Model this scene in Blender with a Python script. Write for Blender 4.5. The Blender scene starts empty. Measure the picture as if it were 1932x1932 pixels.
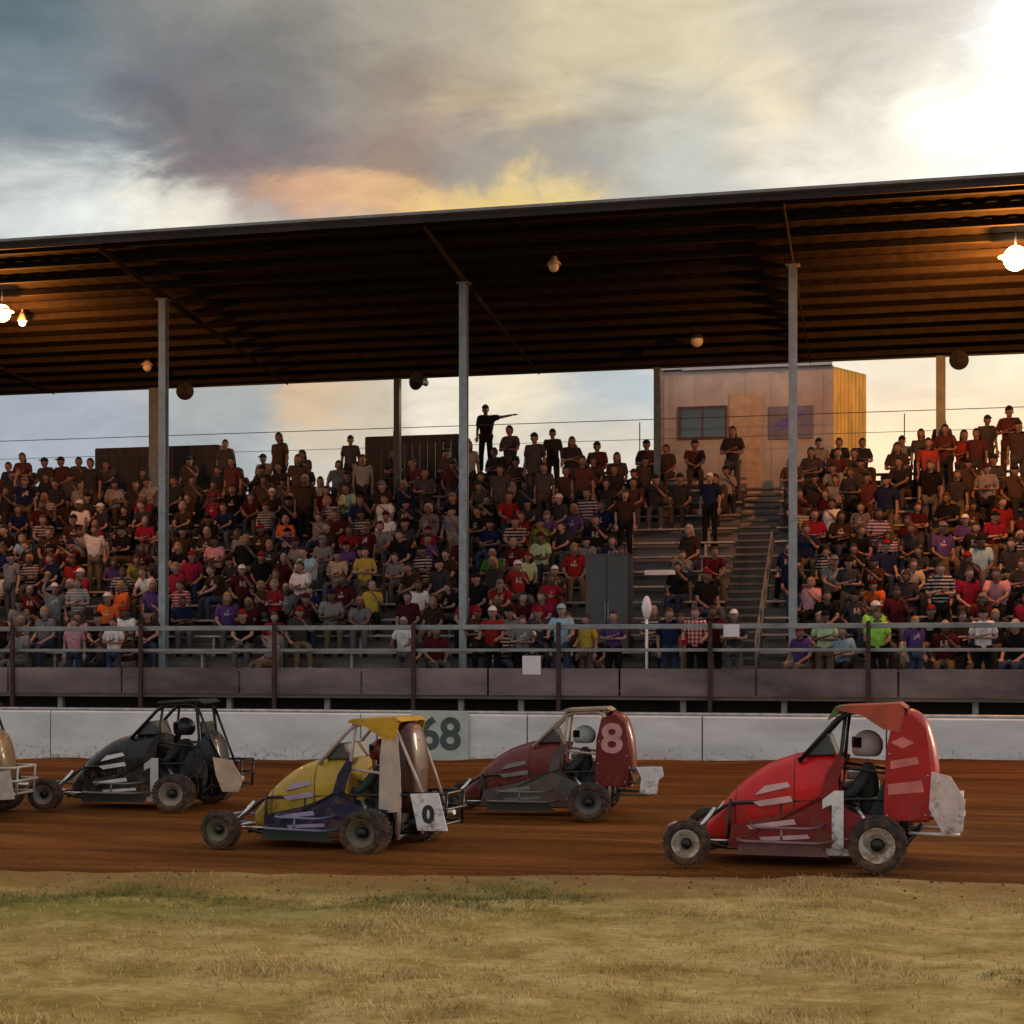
import bpy, bmesh, math, random
from mathutils import Vector, Matrix

random.seed(7)
R = math.radians
S = bpy.context.scene
C = S.collection

# ------------------------------------------------------------------ camera
CAM_H = 1.85
F = 3024.0            # focal length in units of a 1932-wide picture
HOR = 1235.0
YAW = R(13.15)
sa, ca = math.sin(YAW), math.cos(YAW)
cam = bpy.data.cameras.new('camera')
cam.sensor_width = 36
cam.lens = 36 * F / 1932
cam.shift_y = (HOR - 966) / 1932
cam.clip_start = 0.1
cam.clip_end = 5000
camo = bpy.data.objects.new('camera', cam)
C.objects.link(camo)
camo.location = (0, 0, CAM_H)
camo.rotation_euler = (R(90), 0, YAW)
S.camera = camo


def ray(px):
    r = (px - 966) / F
    return (-sa + r * ca, ca + r * sa)


def P(px, py, Y):
    """photo position -> world point on the vertical plane at distance Y"""
    dx, dy = ray(px)
    t = Y / dy
    return Vector((dx * t, Y, CAM_H + (HOR - py) * t / F))


def G(px, py):
    """photo position -> world point on the ground"""
    dx, dy = ray(px)
    t = CAM_H * F / (py - HOR)
    return Vector((dx * t, dy * t, 0))


def proj(p):
    x, y, z = p
    d = -sa * x + ca * y
    l = ca * x + sa * y
    return 966 + F * l / d, HOR - F * (z - CAM_H) / d


# ------------------------------------------------------------------ sky + sun
SUN_EL, SUN_AZ = R(11), R(48)     # azimuth measured from +Y towards +X (behind the clouds, right)
w = bpy.data.worlds.new('World')
S.world = w
w.use_nodes = True
nt = w.node_tree
for n in list(nt.nodes):
    nt.nodes.remove(n)
N, L = nt.nodes, nt.links


def wn(t, **k):
    n = N.new(t)
    for a, b in k.items():
        setattr(n, a, b)
    return n


def wmath(op, a, b=None):
    n = wn('ShaderNodeMath', operation=op)
    for i, v in enumerate((a, b)):
        if v is None:
            continue
        if isinstance(v, (int, float)):
            n.inputs[i].default_value = v
        else:
            L.new(v, n.inputs[i])
    return n.outputs[0]


def wvec(op, a, b=None, s=None):
    n = wn('ShaderNodeVectorMath', operation=op)
    for i, v in enumerate((a, b)):
        if v is None:
            continue
        if isinstance(v, (tuple, list)):
            n.inputs[i].default_value = v
        else:
            L.new(v, n.inputs[i])
    if s is not None:
        if isinstance(s, (int, float)):
            n.inputs['Scale'].default_value = s
        else:
            L.new(s, n.inputs['Scale'])
    return n.outputs['Value'] if op in ('DOT_PRODUCT', 'LENGTH') else n.outputs['Vector']


def lin(c):
    c = c / 255
    return c / 12.92 if c <= 0.04045 else ((c + 0.055) / 1.055) ** 2.4


def col(r, g, b, k=1.0):
    return (lin(r) * k, lin(g) * k, lin(b) * k)


tc = wn('ShaderNodeTexCoord')
sky = wn('ShaderNodeTexSky', sky_type='NISHITA')
sky.sun_disc = False
sky.sun_elevation = SUN_EL
sky.sun_rotation = SUN_AZ
sep = wn('ShaderNodeSeparateXYZ')
L.new(tc.outputs['Generated'], sep.inputs[0])
az = wmath('ARCTAN2', sep.outputs[0], sep.outputs[1])
hl = wmath('SQRT', wmath('ADD', wmath('MULTIPLY', sep.outputs[0], sep.outputs[0]), wmath('MULTIPLY', sep.outputs[1], sep.outputs[1])))
el = wmath('DIVIDE', sep.outputs[2], wmath('ADD', hl, 0.02))
cmb = wn('ShaderNodeCombineXYZ')
L.new(az, cmb.inputs[0])
L.new(el, cmb.inputs[1])
# cloud noise, stretched sideways
sc1 = wvec('MULTIPLY', cmb.outputs[0], (7.0, 14.0, 1.0))
nz = wn('ShaderNodeTexNoise')
nz.inputs['Scale'].default_value = 1.0
nz.inputs['Detail'].default_value = 7
nz.inputs['Roughness'].default_value = 0.6
nz.inputs['Distortion'].default_value = 0.6
L.new(sc1, nz.inputs['Vector'])
off = wvec('SCALE', wvec('SUBTRACT', nz.outputs['Color'], (0.5, 0.5, 0.5)), s=0.12)
uv = wvec('MULTIPLY', wvec('ADD', cmb.outputs[0], off), (1, 1, 0))

SKY = [  # photo x, y, colour, radius (photo px), weight
    (20, 20, (78, 98, 106), 170, 1), (270, 60, (138, 138, 134), 150, 1), (480, 30, (150, 148, 138), 150, 1),
    (700, 60, (168, 160, 146), 160, 1), (900, 60, (182, 172, 150), 150, 1), (1090, 70, (212, 198, 164), 150, 1),
    (1340, 110, (210, 198, 166), 150, 1.1), (1560, 60, (196, 190, 178), 150, 1.3), (1740, 80, (214, 206, 194), 140, 1.5),
    (1915, 60, (262, 262, 262), 100, 1.2), (1860, 250, (264, 262, 254), 130, 1.3), (1640, 290, (240, 232, 216), 120, 1.1),
    (1440, 210, (244, 228, 196), 80, 1), (1300, 290, (196, 198, 192), 110, 1), (1130, 260, (168, 164, 156), 110, 1),
    (80, 190, (126, 140, 148), 150, 1.4), (300, 210, (104, 108, 116), 150, 1.4), (500, 160, (112, 112, 112), 150, 1.2), (520, 260, (118, 112, 116), 120, 1.1),
    (690, 210, (150, 142, 130), 110, 1), (870, 190, (196, 172, 140), 70, 0.8), (760, 290, (164, 134, 118), 100, 1),
    (1000, 225, (205, 182, 146), 70, 0.8), (420, 320, (146, 122, 120), 90, 0.9), (90, 300, (112, 120, 128), 100, 1.1),
    (560, 376, (226, 176, 136), 85, 1.3, 2.2), (690, 376, (232, 186, 138), 85, 1.4, 2.2), (860, 378, (240, 202, 130), 100, 1.9, 2.4), (1000, 368, (238, 210, 136), 90, 1.7, 2.4), (880, 300, (152, 146, 140), 100, 1.2, 1.6), (1040, 300, (158, 154, 148), 90, 1.1, 1.5), (640, 300, (150, 130, 124), 90, 1.1, 1.6),
    (1230, 350, (190, 190, 178), 90, 1), (100, 385, (230, 236, 230), 130, 2.0, 1.8), (300, 410, (246, 240, 224), 110, 1.7, 1.8),
    (80, 790, (160, 168, 180), 140, 1), (400, 790, (162, 168, 170), 130, 1), (600, 745, (220, 184, 142), 65, 0.9), (660, 800, (196, 184, 164), 90, 1),
    (815, 765, (236, 226, 208), 70, 1.6), (960, 730, (236, 224, 200), 90, 1), (1130, 745, (176, 190, 196), 90, 1), (1100, 830, (214, 204, 186), 90, 1),
    (1690, 720, (226, 214, 194), 80, 1), (1860, 720, (236, 232, 208), 90, 1), (1700, 850, (262, 236, 190), 110, 1.2), (1900, 830, (262, 230, 184), 110, 1.2),
    (400, 560, (190, 180, 165), 160, 0.5), (1000, 560, (225, 205, 160), 160, 0.5), (1600, 560, (250, 240, 220), 170, 0.6),
    (2300, 400, (290, 284, 264), 260, 1.0), (2250, 900, (262, 232, 180), 300, 1), (-400, 200, (110, 120, 130), 330, 1), (-400, 800, (160, 165, 172), 300, 1),
]
accc = None
accw = None


def lin2(c):
    return lin(c) if c <= 255 else 1.0 + (c - 255) / 40.0


for (px, py, c, rad, wt, *ar) in SKY:
    dx, dy = ray(px)
    u0 = math.atan2(dx, dy)
    v0 = ((HOR - py) / F) / math.hypot(dx, dy)
    s = rad / F * 0.85
    d = wvec('MULTIPLY', wvec('SUBTRACT', uv, (u0, v0, 0)), (1 / s, (ar[0] if ar else 1.0) / s, 0))
    g = wmath('MULTIPLY', wmath('EXPONENT', wmath('MULTIPLY', wvec('DOT_PRODUCT', d, d), -1.0)), wt)
    cc = wvec('SCALE', tuple(lin2(x) for x in c), s=g)
    accc = cc if accc is None else wvec('ADD', accc, cc)
    accw = g if accw is None else wmath('ADD', accw, g)
# the rest of the sky: broken evening cloud over the clear-sky model
BASE = 0.03
mixb = wn('ShaderNodeMix', data_type='RGBA')
mixb.inputs['Factor'].default_value = 0.8
L.new(wvec('SCALE', sky.outputs[0], s=0.10), mixb.inputs['A'])
mixb.inputs['B'].default_value = (0.66, 0.65, 0.64, 1)
accc = wvec('ADD', accc, wvec('SCALE', mixb.outputs['Result'], s=BASE))
accw = wmath('ADD', accw, BASE)
skyc = wvec('SCALE', accc, s=wmath('DIVIDE', 1.0, accw))
# fine cloud relief
nz2 = wn('ShaderNodeTexNoise')
nz2.inputs['Scale'].default_value = 1.0
nz2.inputs['Detail'].default_value = 8
nz2.inputs['Roughness'].default_value = 0.62
nz2.inputs['Distortion'].default_value = 0.8
L.new(wvec('MULTIPLY', cmb.outputs[0], (13.0, 26.0, 1.0)), nz2.inputs['Vector'])
rel = wmath('ADD', wmath('MULTIPLY', nz2.outputs['Fac'], 0.75), 0.64)
skyc = wvec('SCALE', skyc, s=rel)
bg = wn('ShaderNodeBackground')
bg.inputs['Strength'].default_value = 0.1
L.new(wvec('SCALE', skyc, s=10.0), bg.inputs['Color'])
wo = wn('ShaderNodeOutputWorld')
L.new(bg.outputs[0], wo.inputs[0])

sun = bpy.data.lights.new('sun', 'SUN')
sun.energy = 1.5
sun.angle = R(12)
sun.color = (1.0, 0.80, 0.55)
suno = bpy.data.objects.new('sun', sun)
C.objects.link(suno)
sd = Vector((math.sin(SUN_AZ) * math.cos(SUN_EL), math.cos(SUN_AZ) * math.cos(SUN_EL), math.sin(SUN_EL)))
suno.rotation_euler = sd.to_track_quat('Z', 'Y').to_euler()

S.view_settings.view_transform = 'Standard'
S.view_settings.look = 'None'
S.view_settings.gamma = 1
S.view_settings.exposure = 0.08

# ------------------------------------------------------------------ materials
MATS = {}


def mat(name, c, rough=0.7, metal=0.0, var=0.25, scale=6.0, bump=0.0, stretch=(1, 1, 1), c2=None, coat=0.0, objcol=False, trans=0.0, spec=0.5, detail=5, mud=0.0, print_=False):
    if name in MATS:
        return MATS[name]
    m = bpy.data.materials.new(name)
    m.use_nodes = True
    t = m.node_tree
    b = t.nodes['Principled BSDF']
    b.inputs['Roughness'].default_value = rough
    b.inputs['Metallic'].default_value = metal
    b.inputs['Coat Weight'].default_value = coat
    b.inputs['Specular IOR Level'].default_value = spec
    tcn = t.nodes.new('ShaderNodeTexCoord')
    mp = t.nodes.new('ShaderNodeMapping')
    mp.inputs['Scale'].default_value = stretch
    t.links.new(tcn.outputs['Object'], mp.inputs[0])
    nn = t.nodes.new('ShaderNodeTexNoise')
    nn.inputs['Scale'].default_value = scale
    nn.inputs['Detail'].default_value = detail
    nn.inputs['Roughness'].default_value = 0.6
    t.links.new(mp.outputs[0], nn.inputs['Vector'])
    ramp = t.nodes.new('ShaderNodeValToRGB')
    ramp.color_ramp.elements[0].position = 0.32
    ramp.color_ramp.elements[1].position = 0.68
    a = tuple(x * (1 - var) for x in c)
    bb = c2 if c2 else tuple(min(1, x * (1 + var)) for x in c)
    ramp.color_ramp.elements[0].color = (*a, 1)
    ramp.color_ramp.elements[1].color = (*bb, 1)
    t.links.new(nn.outputs['Fac'], ramp.inputs[0])
    out = ramp.outputs[0]
    if objcol:
        oi = t.nodes.new('ShaderNodeObjectInfo')
        mx = t.nodes.new('ShaderNodeMix')
        mx.data_type = 'RGBA'
        mx.blend_type = 'MULTIPLY'
        mx.inputs['Factor'].default_value = 1
        t.links.new(oi.outputs['Color'], mx.inputs['A'])
        t.links.new(out, mx.inputs['B'])
        out = mx.outputs['Result']
    def mth(op, a_, b_=0.0):
        q_ = t.nodes.new('ShaderNodeMath')
        q_.operation = op
        for i_, v_ in enumerate((a_, b_)):
            if isinstance(v_, (int, float)):
                q_.inputs[i_].default_value = v_
            else:
                t.links.new(v_, q_.inputs[i_])
        return q_.outputs[0]
    if mud:
        # dried clay spattered on the surface, thicker low down
        sp = t.nodes.new('ShaderNodeSeparateXYZ')
        t.links.new(tcn.outputs['Object'], sp.inputs[0])
        n5 = t.nodes.new('ShaderNodeTexNoise')
        n5.inputs['Scale'].default_value = 11
        n5.inputs['Detail'].default_value = 9
        n5.inputs['Roughness'].default_value = 0.78
        t.links.new(tcn.outputs['Object'], n5.inputs['Vector'])
        lo_ = mth('MULTIPLY', mth('MAXIMUM', mth('SUBTRACT', 0.7, sp.outputs[2]), 0.0), 0.22)
        rm = t.nodes.new('ShaderNodeValToRGB')
        rm.color_ramp.elements[0].position = 0.62 - 0.06 * mud
        rm.color_ramp.elements[1].position = 0.74 - 0.06 * mud
        t.links.new(mth('ADD', n5.outputs['Fac'], lo_), rm.inputs[0])
        mm = t.nodes.new('ShaderNodeMix')
        mm.data_type = 'RGBA'
        t.links.new(mth('MULTIPLY', rm.outputs[0], 0.8), mm.inputs['Factor'])
        t.links.new(out, mm.inputs['A'])
        mm.inputs['B'].default_value = (0.17, 0.085, 0.040, 1)
        out = mm.outputs['Result']
        t.links.new(mth('ADD', mth('MULTIPLY', rm.outputs[0], 0.5), rough), b.inputs['Roughness'])
        t.links.new(mth('MULTIPLY', mth('SUBTRACT', 1.0, rm.outputs[0]), coat), b.inputs['Coat Weight'])
    if print_:
        # striped shirts and printed fronts, chosen per garment
        sp = t.nodes.new('ShaderNodeSeparateXYZ')
        t.links.new(tcn.outputs['Object'], sp.inputs[0])
        zz = sp.outputs[2]
        rnd = oi.outputs['Random']
        stripe = mth('GREATER_THAN', mth('SINE', mth('MULTIPLY', zz, 95.0)), 0.1)
        stripe = mth('MULTIPLY', stripe, mth('GREATER_THAN', rnd, 0.92))
        inx = mth('LESS_THAN', mth('ABSOLUTE', sp.outputs[0]), 0.075)
        inz = mth('MAXIMUM', mth('LESS_THAN', mth('ABSOLUTE', mth('SUBTRACT', zz, 0.90)), 0.06), mth('LESS_THAN', mth('ABSOLUTE', mth('SUBTRACT', zz, 1.30)), 0.07))
        pr_ = mth('MULTIPLY', mth('MULTIPLY', inx, inz), mth('MULTIPLY', mth('LESS_THAN', rnd, 0.30), mth('LESS_THAN', sp.outputs[1], 0.0)))
        pr_ = mth('MULTIPLY', pr_, mth('GREATER_THAN', nn.outputs['Fac'], 0.47))
        mm = t.nodes.new('ShaderNodeMix')
        mm.data_type = 'RGBA'
        t.links.new(mth('MULTIPLY', mth('MAXIMUM', stripe, pr_), 0.75), mm.inputs['Factor'])
        t.links.new(out, mm.inputs['A'])
        mm.inputs['B'].default_value = (0.40, 0.36, 0.35, 1)
        out = mm.outputs['Result']
    t.links.new(out, b.inputs['Base Color'])
    if bump:
        bp = t.nodes.new('ShaderNodeBump')
        bp.inputs['Strength'].default_value = bump
        bp.inputs['Distance'].default_value = 0.02
        t.links.new(nn.outputs['Fac'], bp.inputs['Height'])
        t.links.new(bp.outputs[0], b.inputs['Normal'])
    if trans:
        tr = t.nodes.new('ShaderNodeBsdfTranslucent')
        tr.inputs[0].default_value = (*c, 1)
        ms = t.nodes.new('ShaderNodeMixShader')
        ms.inputs[0].default_value = trans
        t.links.new(b.outputs[0], ms.inputs[1])
        t.links.new(tr.outputs[0], ms.inputs[2])
        t.links.new(ms.outputs[0], t.nodes['Material Output'].inputs['Surface'])
    MATS[name] = m
    return m


def emis(name, c, s):
    if name in MATS:
        return MATS[name]
    m = bpy.data.materials.new(name)
    m.use_nodes = True
    b = m.node_tree.nodes['Principled BSDF']
    b.inputs['Base Color'].default_value = (*c, 1)
    b.inputs['Emission Color'].default_value = (*c, 1)
    b.inputs['Emission Strength'].default_value = s
    MATS[name] = m
    return m


# ------------------------------------------------------------------ mesh helpers
def link(name, bm, m, parent=None, smooth=False, loc=None):
    me = bpy.data.meshes.new(name)
    bm.normal_update()
    bm.to_mesh(me)
    bm.free()
    for x in (m if isinstance(m, (list, tuple)) else [m]):
        me.materials.append(x)
    if smooth:
        for p in me.polygons:
            p.use_smooth = True
    o = bpy.data.objects.new(name, me)
    C.objects.link(o)
    if parent:
        o.parent = parent
    if loc is not None:
        o.location = loc
    return o


def empty(name, loc=(0, 0, 0), rz=0):
    o = bpy.data.objects.new(name, None)
    o.empty_display_size = 0.2
    C.objects.link(o)
    o.location = loc
    o.rotation_euler = (0, 0, rz)
    return o


def tag(o, label=None, cat=None, group=None, kind=None):
    if label:
        o['label'] = label
    if cat:
        o['category'] = cat
    if group:
        o['group'] = group
    if kind:
        o['kind'] = kind
    return o


def box(bm, x0, x1, y0, y1, z0, z1, mi=0, mtx=None, bev=0.0):
    vs = [bm.verts.new((x, y, z)) for x in (x0, x1) for y in (y0, y1) for z in (z0, z1)]
    if mtx is not None:
        for v in vs:
            v.co = mtx @ v.co
    idx = [(0, 1, 3, 2), (4, 6, 7, 5), (0, 4, 5, 1), (2, 3, 7, 6), (0, 2, 6, 4), (1, 5, 7, 3)]
    fs = []
    for f in idx:
        q = bm.faces.new([vs[i] for i in f])
        q.material_index = mi
        fs.append(q)
    if bev:
        es = list({e for f in fs for e in f.edges})
        r = bmesh.ops.bevel(bm, geom=es, offset=bev, segments=2, affect='EDGES', profile=0.5)
        for f in r['faces']:
            f.material_index = mi
    return vs


def tube(bm, pts, r, seg=8, mi=0, closed=False, r2=None):
    pts = [Vector(p) for p in pts]
    n = len(pts)
    rings = []
    up = None
    for i, p in enumerate(pts):
        if closed:
            d = (pts[(i + 1) % n] - pts[i - 1]).normalized()
        elif i == 0:
            d = (pts[1] - pts[0]).normalized()
        elif i == n - 1:
            d = (pts[-1] - pts[-2]).normalized()
        else:
            d = ((pts[i] - pts[i - 1]).normalized() + (pts[i + 1] - pts[i]).normalized())
            d = d.normalized() if d.length > 1e-6 else (pts[i + 1] - pts[i]).normalized()
        if up is None:
            up = Vector((0, 0, 1)) if abs(d.z) < 0.9 else Vector((1, 0, 0))
        a = d.cross(up)
        if a.length < 1e-4:
            a = d.cross(Vector((1, 0.3, 0)))
        a.normalize()
        b = a.cross(d).normalized()
        up = b
        rr = r if r2 is None else r + (r2 - r) * i / (n - 1)
        rings.append([bm.verts.new(p + a * math.cos(2 * math.pi * k / seg) * rr + b * math.sin(2 * math.pi * k / seg) * rr) for k in range(seg)])
    m = n if closed else n - 1
    for i in range(m):
        A, B = rings[i], rings[(i + 1) % n]
        for k in range(seg):
            f = bm.faces.new((A[k], A[(k + 1) % seg], B[(k + 1) % seg], B[k]))
            f.material_index = mi
            f.smooth = True
    if not closed:
        for rg, fl in ((rings[0], False), (rings[-1], True)):
            f = bm.faces.new(rg if fl else rg[::-1])
            f.material_index = mi


def bend(pts, r=0.06, k=4):
    """round the corners of a polyline"""
    pts = [Vector(p) for p in pts]
    out = [pts[0]]
    for i in range(1, len(pts) - 1):
        a, b, c = pts[i - 1], pts[i], pts[i + 1]
        ra = min(r, (a - b).length * 0.45)
        rc = min(r, (c - b).length * 0.45)
        p0 = b + (a - b).normalized() * ra
        p2 = b + (c - b).normalized() * rc
        for j in range(k + 1):
            t = j / k
            out.append(p0 * (1 - t) ** 2 + b * 2 * t * (1 - t) + p2 * t * t)
    out.append(pts[-1])
    return out


def lathe(bm, prof, seg=28, axis='y', cen=(0, 0, 0), mi=0, closed=False):
    """prof: list of (along axis, radius)"""
    rings = []
    c = Vector(cen)
    for a, r in prof:
        rg = []
        for k in range(seg):
            t = 2 * math.pi * k / seg
            if axis == 'y':
                v = Vector((math.cos(t) * r, a, math.sin(t) * r))
            elif axis == 'z':
                v = Vector((math.cos(t) * r, math.sin(t) * r, a))
            else:
                v = Vector((a, math.cos(t) * r, math.sin(t) * r))
            rg.append(bm.verts.new(c + v))
        rings.append(rg)
    m = len(rings) if closed else len(rings) - 1
    for i in range(m):
        A, B = rings[i], rings[(i + 1) % len(rings)]
        for k in range(seg):
            f = bm.faces.new((A[k], B[k], B[(k + 1) % seg], A[(k + 1) % seg]))
            f.material_index = mi
            f.smooth = True


def catmull(vals, n):
    out = []
    m = len(vals)
    for i in range(m - 1):
        p0 = vals[max(i - 1, 0)]
        p1, p2 = vals[i], vals[i + 1]
        p3 = vals[min(i + 2, m - 1)]
        for k in range(n):
            t = k / n
            out.append(tuple(0.5 * ((2 * b) + (-a + c) * t + (2 * a - 5 * b + 4 * c - d) * t * t + (-a + 3 * b - 3 * c + d) * t ** 3) for a, b, c, d in zip(p0, p1, p2, p3)))
    out.append(tuple(vals[-1]))
    return out


def loft(bm, secs, seg=28, ex=3.0, n=4, mi=0):
    """secs: (x, ycentre, halfwidth, zbottom, ztop)"""
    rings = []
    for x, yc, hw, zb, zt in catmull(secs, n):
        zc, hh = (zb + zt) / 2, max((zt - zb) / 2, 0.004)
        rg = []
        for k in range(seg):
            t = 2 * math.pi * k / seg
            cx, sx = math.cos(t), math.sin(t)
            rg.append(bm.verts.new((x, yc + math.copysign(abs(cx) ** (2 / ex), cx) * hw, zc + math.copysign(abs(sx) ** (2 / ex), sx) * hh)))
        rings.append(rg)
    for A, B in zip(rings, rings[1:]):
        for k in range(seg):
            f = bm.faces.new((A[k], B[k], B[(k + 1) % seg], A[(k + 1) % seg]))
            f.material_index = mi
            f.smooth = True
    bm.faces.new(rings[0])
    bm.faces.new(rings[-1][::-1])


def prism(bm, pts, axis, a0, a1, mi=0, bev=0.0):
    """pts polygon in the two other axes, extruded along axis from a0 to a1"""
    def mk(p, a):
        if axis == 'y':
            return (p[0], a, p[1])
        if axis == 'x':
            return (a, p[0], p[1])
        return (p[0], p[1], a)
    A = [bm.verts.new(mk(p, a0)) for p in pts]
    B = [bm.verts.new(mk(p, a1)) for p in pts]
    n = len(pts)
    fs = [bm.faces.new(A), bm.faces.new(B[::-1])]
    for i in range(n):
        fs.append(bm.faces.new((A[i], B[i], B[(i + 1) % n], A[(i + 1) % n])))
    for f in fs:
        f.material_index = mi
    bmesh.ops.recalc_face_normals(bm, faces=fs)
    if bev:
        r = bmesh.ops.bevel(bm, geom=list({e for f in fs for e in f.edges}), offset=bev, segments=2, affect='EDGES', profile=0.5)
        for f in r['faces']:
            f.material_index = mi


def ellipsoid(bm, c, r, seg=16, rings=10, mi=0, fn=None):
    M = Matrix.Translation(c) @ Matrix.Diagonal((*r, 1))
    res = bmesh.ops.create_uvsphere(bm, u_segments=seg, v_segments=rings, radius=1)
    for v in res['verts']:
        if fn:
            v.co = fn(v.co.copy())
        v.co = M @ v.co
    for f in {f for v in res['verts'] for f in v.link_faces}:
        f.material_index = mi
        f.smooth = True


DG = None


def text_mesh(name, s, size, m, parent, mtx, ext=0.003, bold=0.0):
    cu = bpy.data.curves.new('lettering', 'FONT')
    cu.body = s
    cu.size = size
    cu.extrude = ext
    cu.offset = bold
    cu.align_x = 'CENTER'
    cu.align_y = 'CENTER'
    tmp = bpy.data.objects.new('lettering', cu)
    C.objects.link(tmp)
    bpy.context.view_layer.update()
    me = bpy.data.meshes.new_from_object(tmp.evaluated_get(bpy.context.evaluated_depsgraph_get()))
    bpy.data.objects.remove(tmp)
    bpy.data.curves.remove(cu)
    me.materials.clear()
    me.materials.append(m)
    me.name = name
    o = bpy.data.objects.new(name, me)
    C.objects.link(o)
    if parent:
        o.parent = parent
    o.matrix_local = mtx
    return o


SIDE = Matrix(((-1, 0, 0, 0), (0, 0, 1, 0), (0, 1, 0, 0), (0, 0, 0, 1)))        # reads from the car's left side
FRONT = Matrix(((1, 0, 0, 0), (0, 0, -1, 0), (0, 1, 0, 0), (0, 0, 0, 1)))       # reads from -Y


# ------------------------------------------------------------------ ground
from mathutils import noise as mn


def edge_y(x):
    u = x + 3.1
    return 12.84 + 8.0 * math.tanh(0.164 * u / 8.0)


def wall_foot(x):
    return max(-0.2, min(0.2, 0.135 + (x - 2.1) * 0.0139))


def hgt(x, y):
    k = min(1, max(0, (y - 20.0) / 7.2))
    h = wall_foot(x) * k * k
    e = y - edge_y(x)
    # low clay lip thrown up at the track's inner edge, ruts further out
    h += 0.05 * math.exp(-((e + 0.25) / 0.35) ** 2)
    if e > 0.3:
        h += 0.018 * math.sin(e * 5.2 + 0.8 * mn.noise(Vector((x * 0.15, y * 0.4, 3)))) * math.exp(-((e - 2.5) / 3.5) ** 2) * min(1, (e - 0.3) * 2)
        h += 0.02 * mn.noise(Vector((x * 0.5, y * 2.5, 1))) * min(1, (e - 0.3) * 2)
        if y > 25.6:
            h += 0.05 * mn.noise(Vector((x * 0.9, y * 1.3, 7)))
    else:
        h += 0.05 * mn.noise(Vector((x * 0.7, y * 0.9, 5))) + 0.03 * mn.noise(Vector((x * 2.3, y * 3.1, 9)))
    return h


def sheet(name, xs, fy0, fy1, ny, m, lift=0.0):
    bm = bmesh.new()
    grid = []
    for x in xs:
        y0, y1 = fy0(x), fy1(x)
        grid.append([bm.verts.new((x, y0 + (y1 - y0) * j / ny, hgt(x, y0 + (y1 - y0) * j / ny) + lift)) for j in range(ny + 1)])
    for A, B in zip(grid, grid[1:]):
        for j in range(ny):
            f = bm.faces.new((A[j], B[j], B[j + 1], A[j + 1]))
            f.smooth = True
    # skirt
    for seq in ([g[0] for g in grid], [g[-1] for g in grid][::-1], grid[0][::-1], grid[-1]):
        low = [bm.verts.new((v.co.x, v.co.y, -0.6)) for v in seq]
        for i in range(len(seq) - 1):
            bm.faces.new((seq[i + 1], seq[i], low[i], low[i + 1]))
    return tag(link(name, bm, m), kind='structure')


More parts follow.
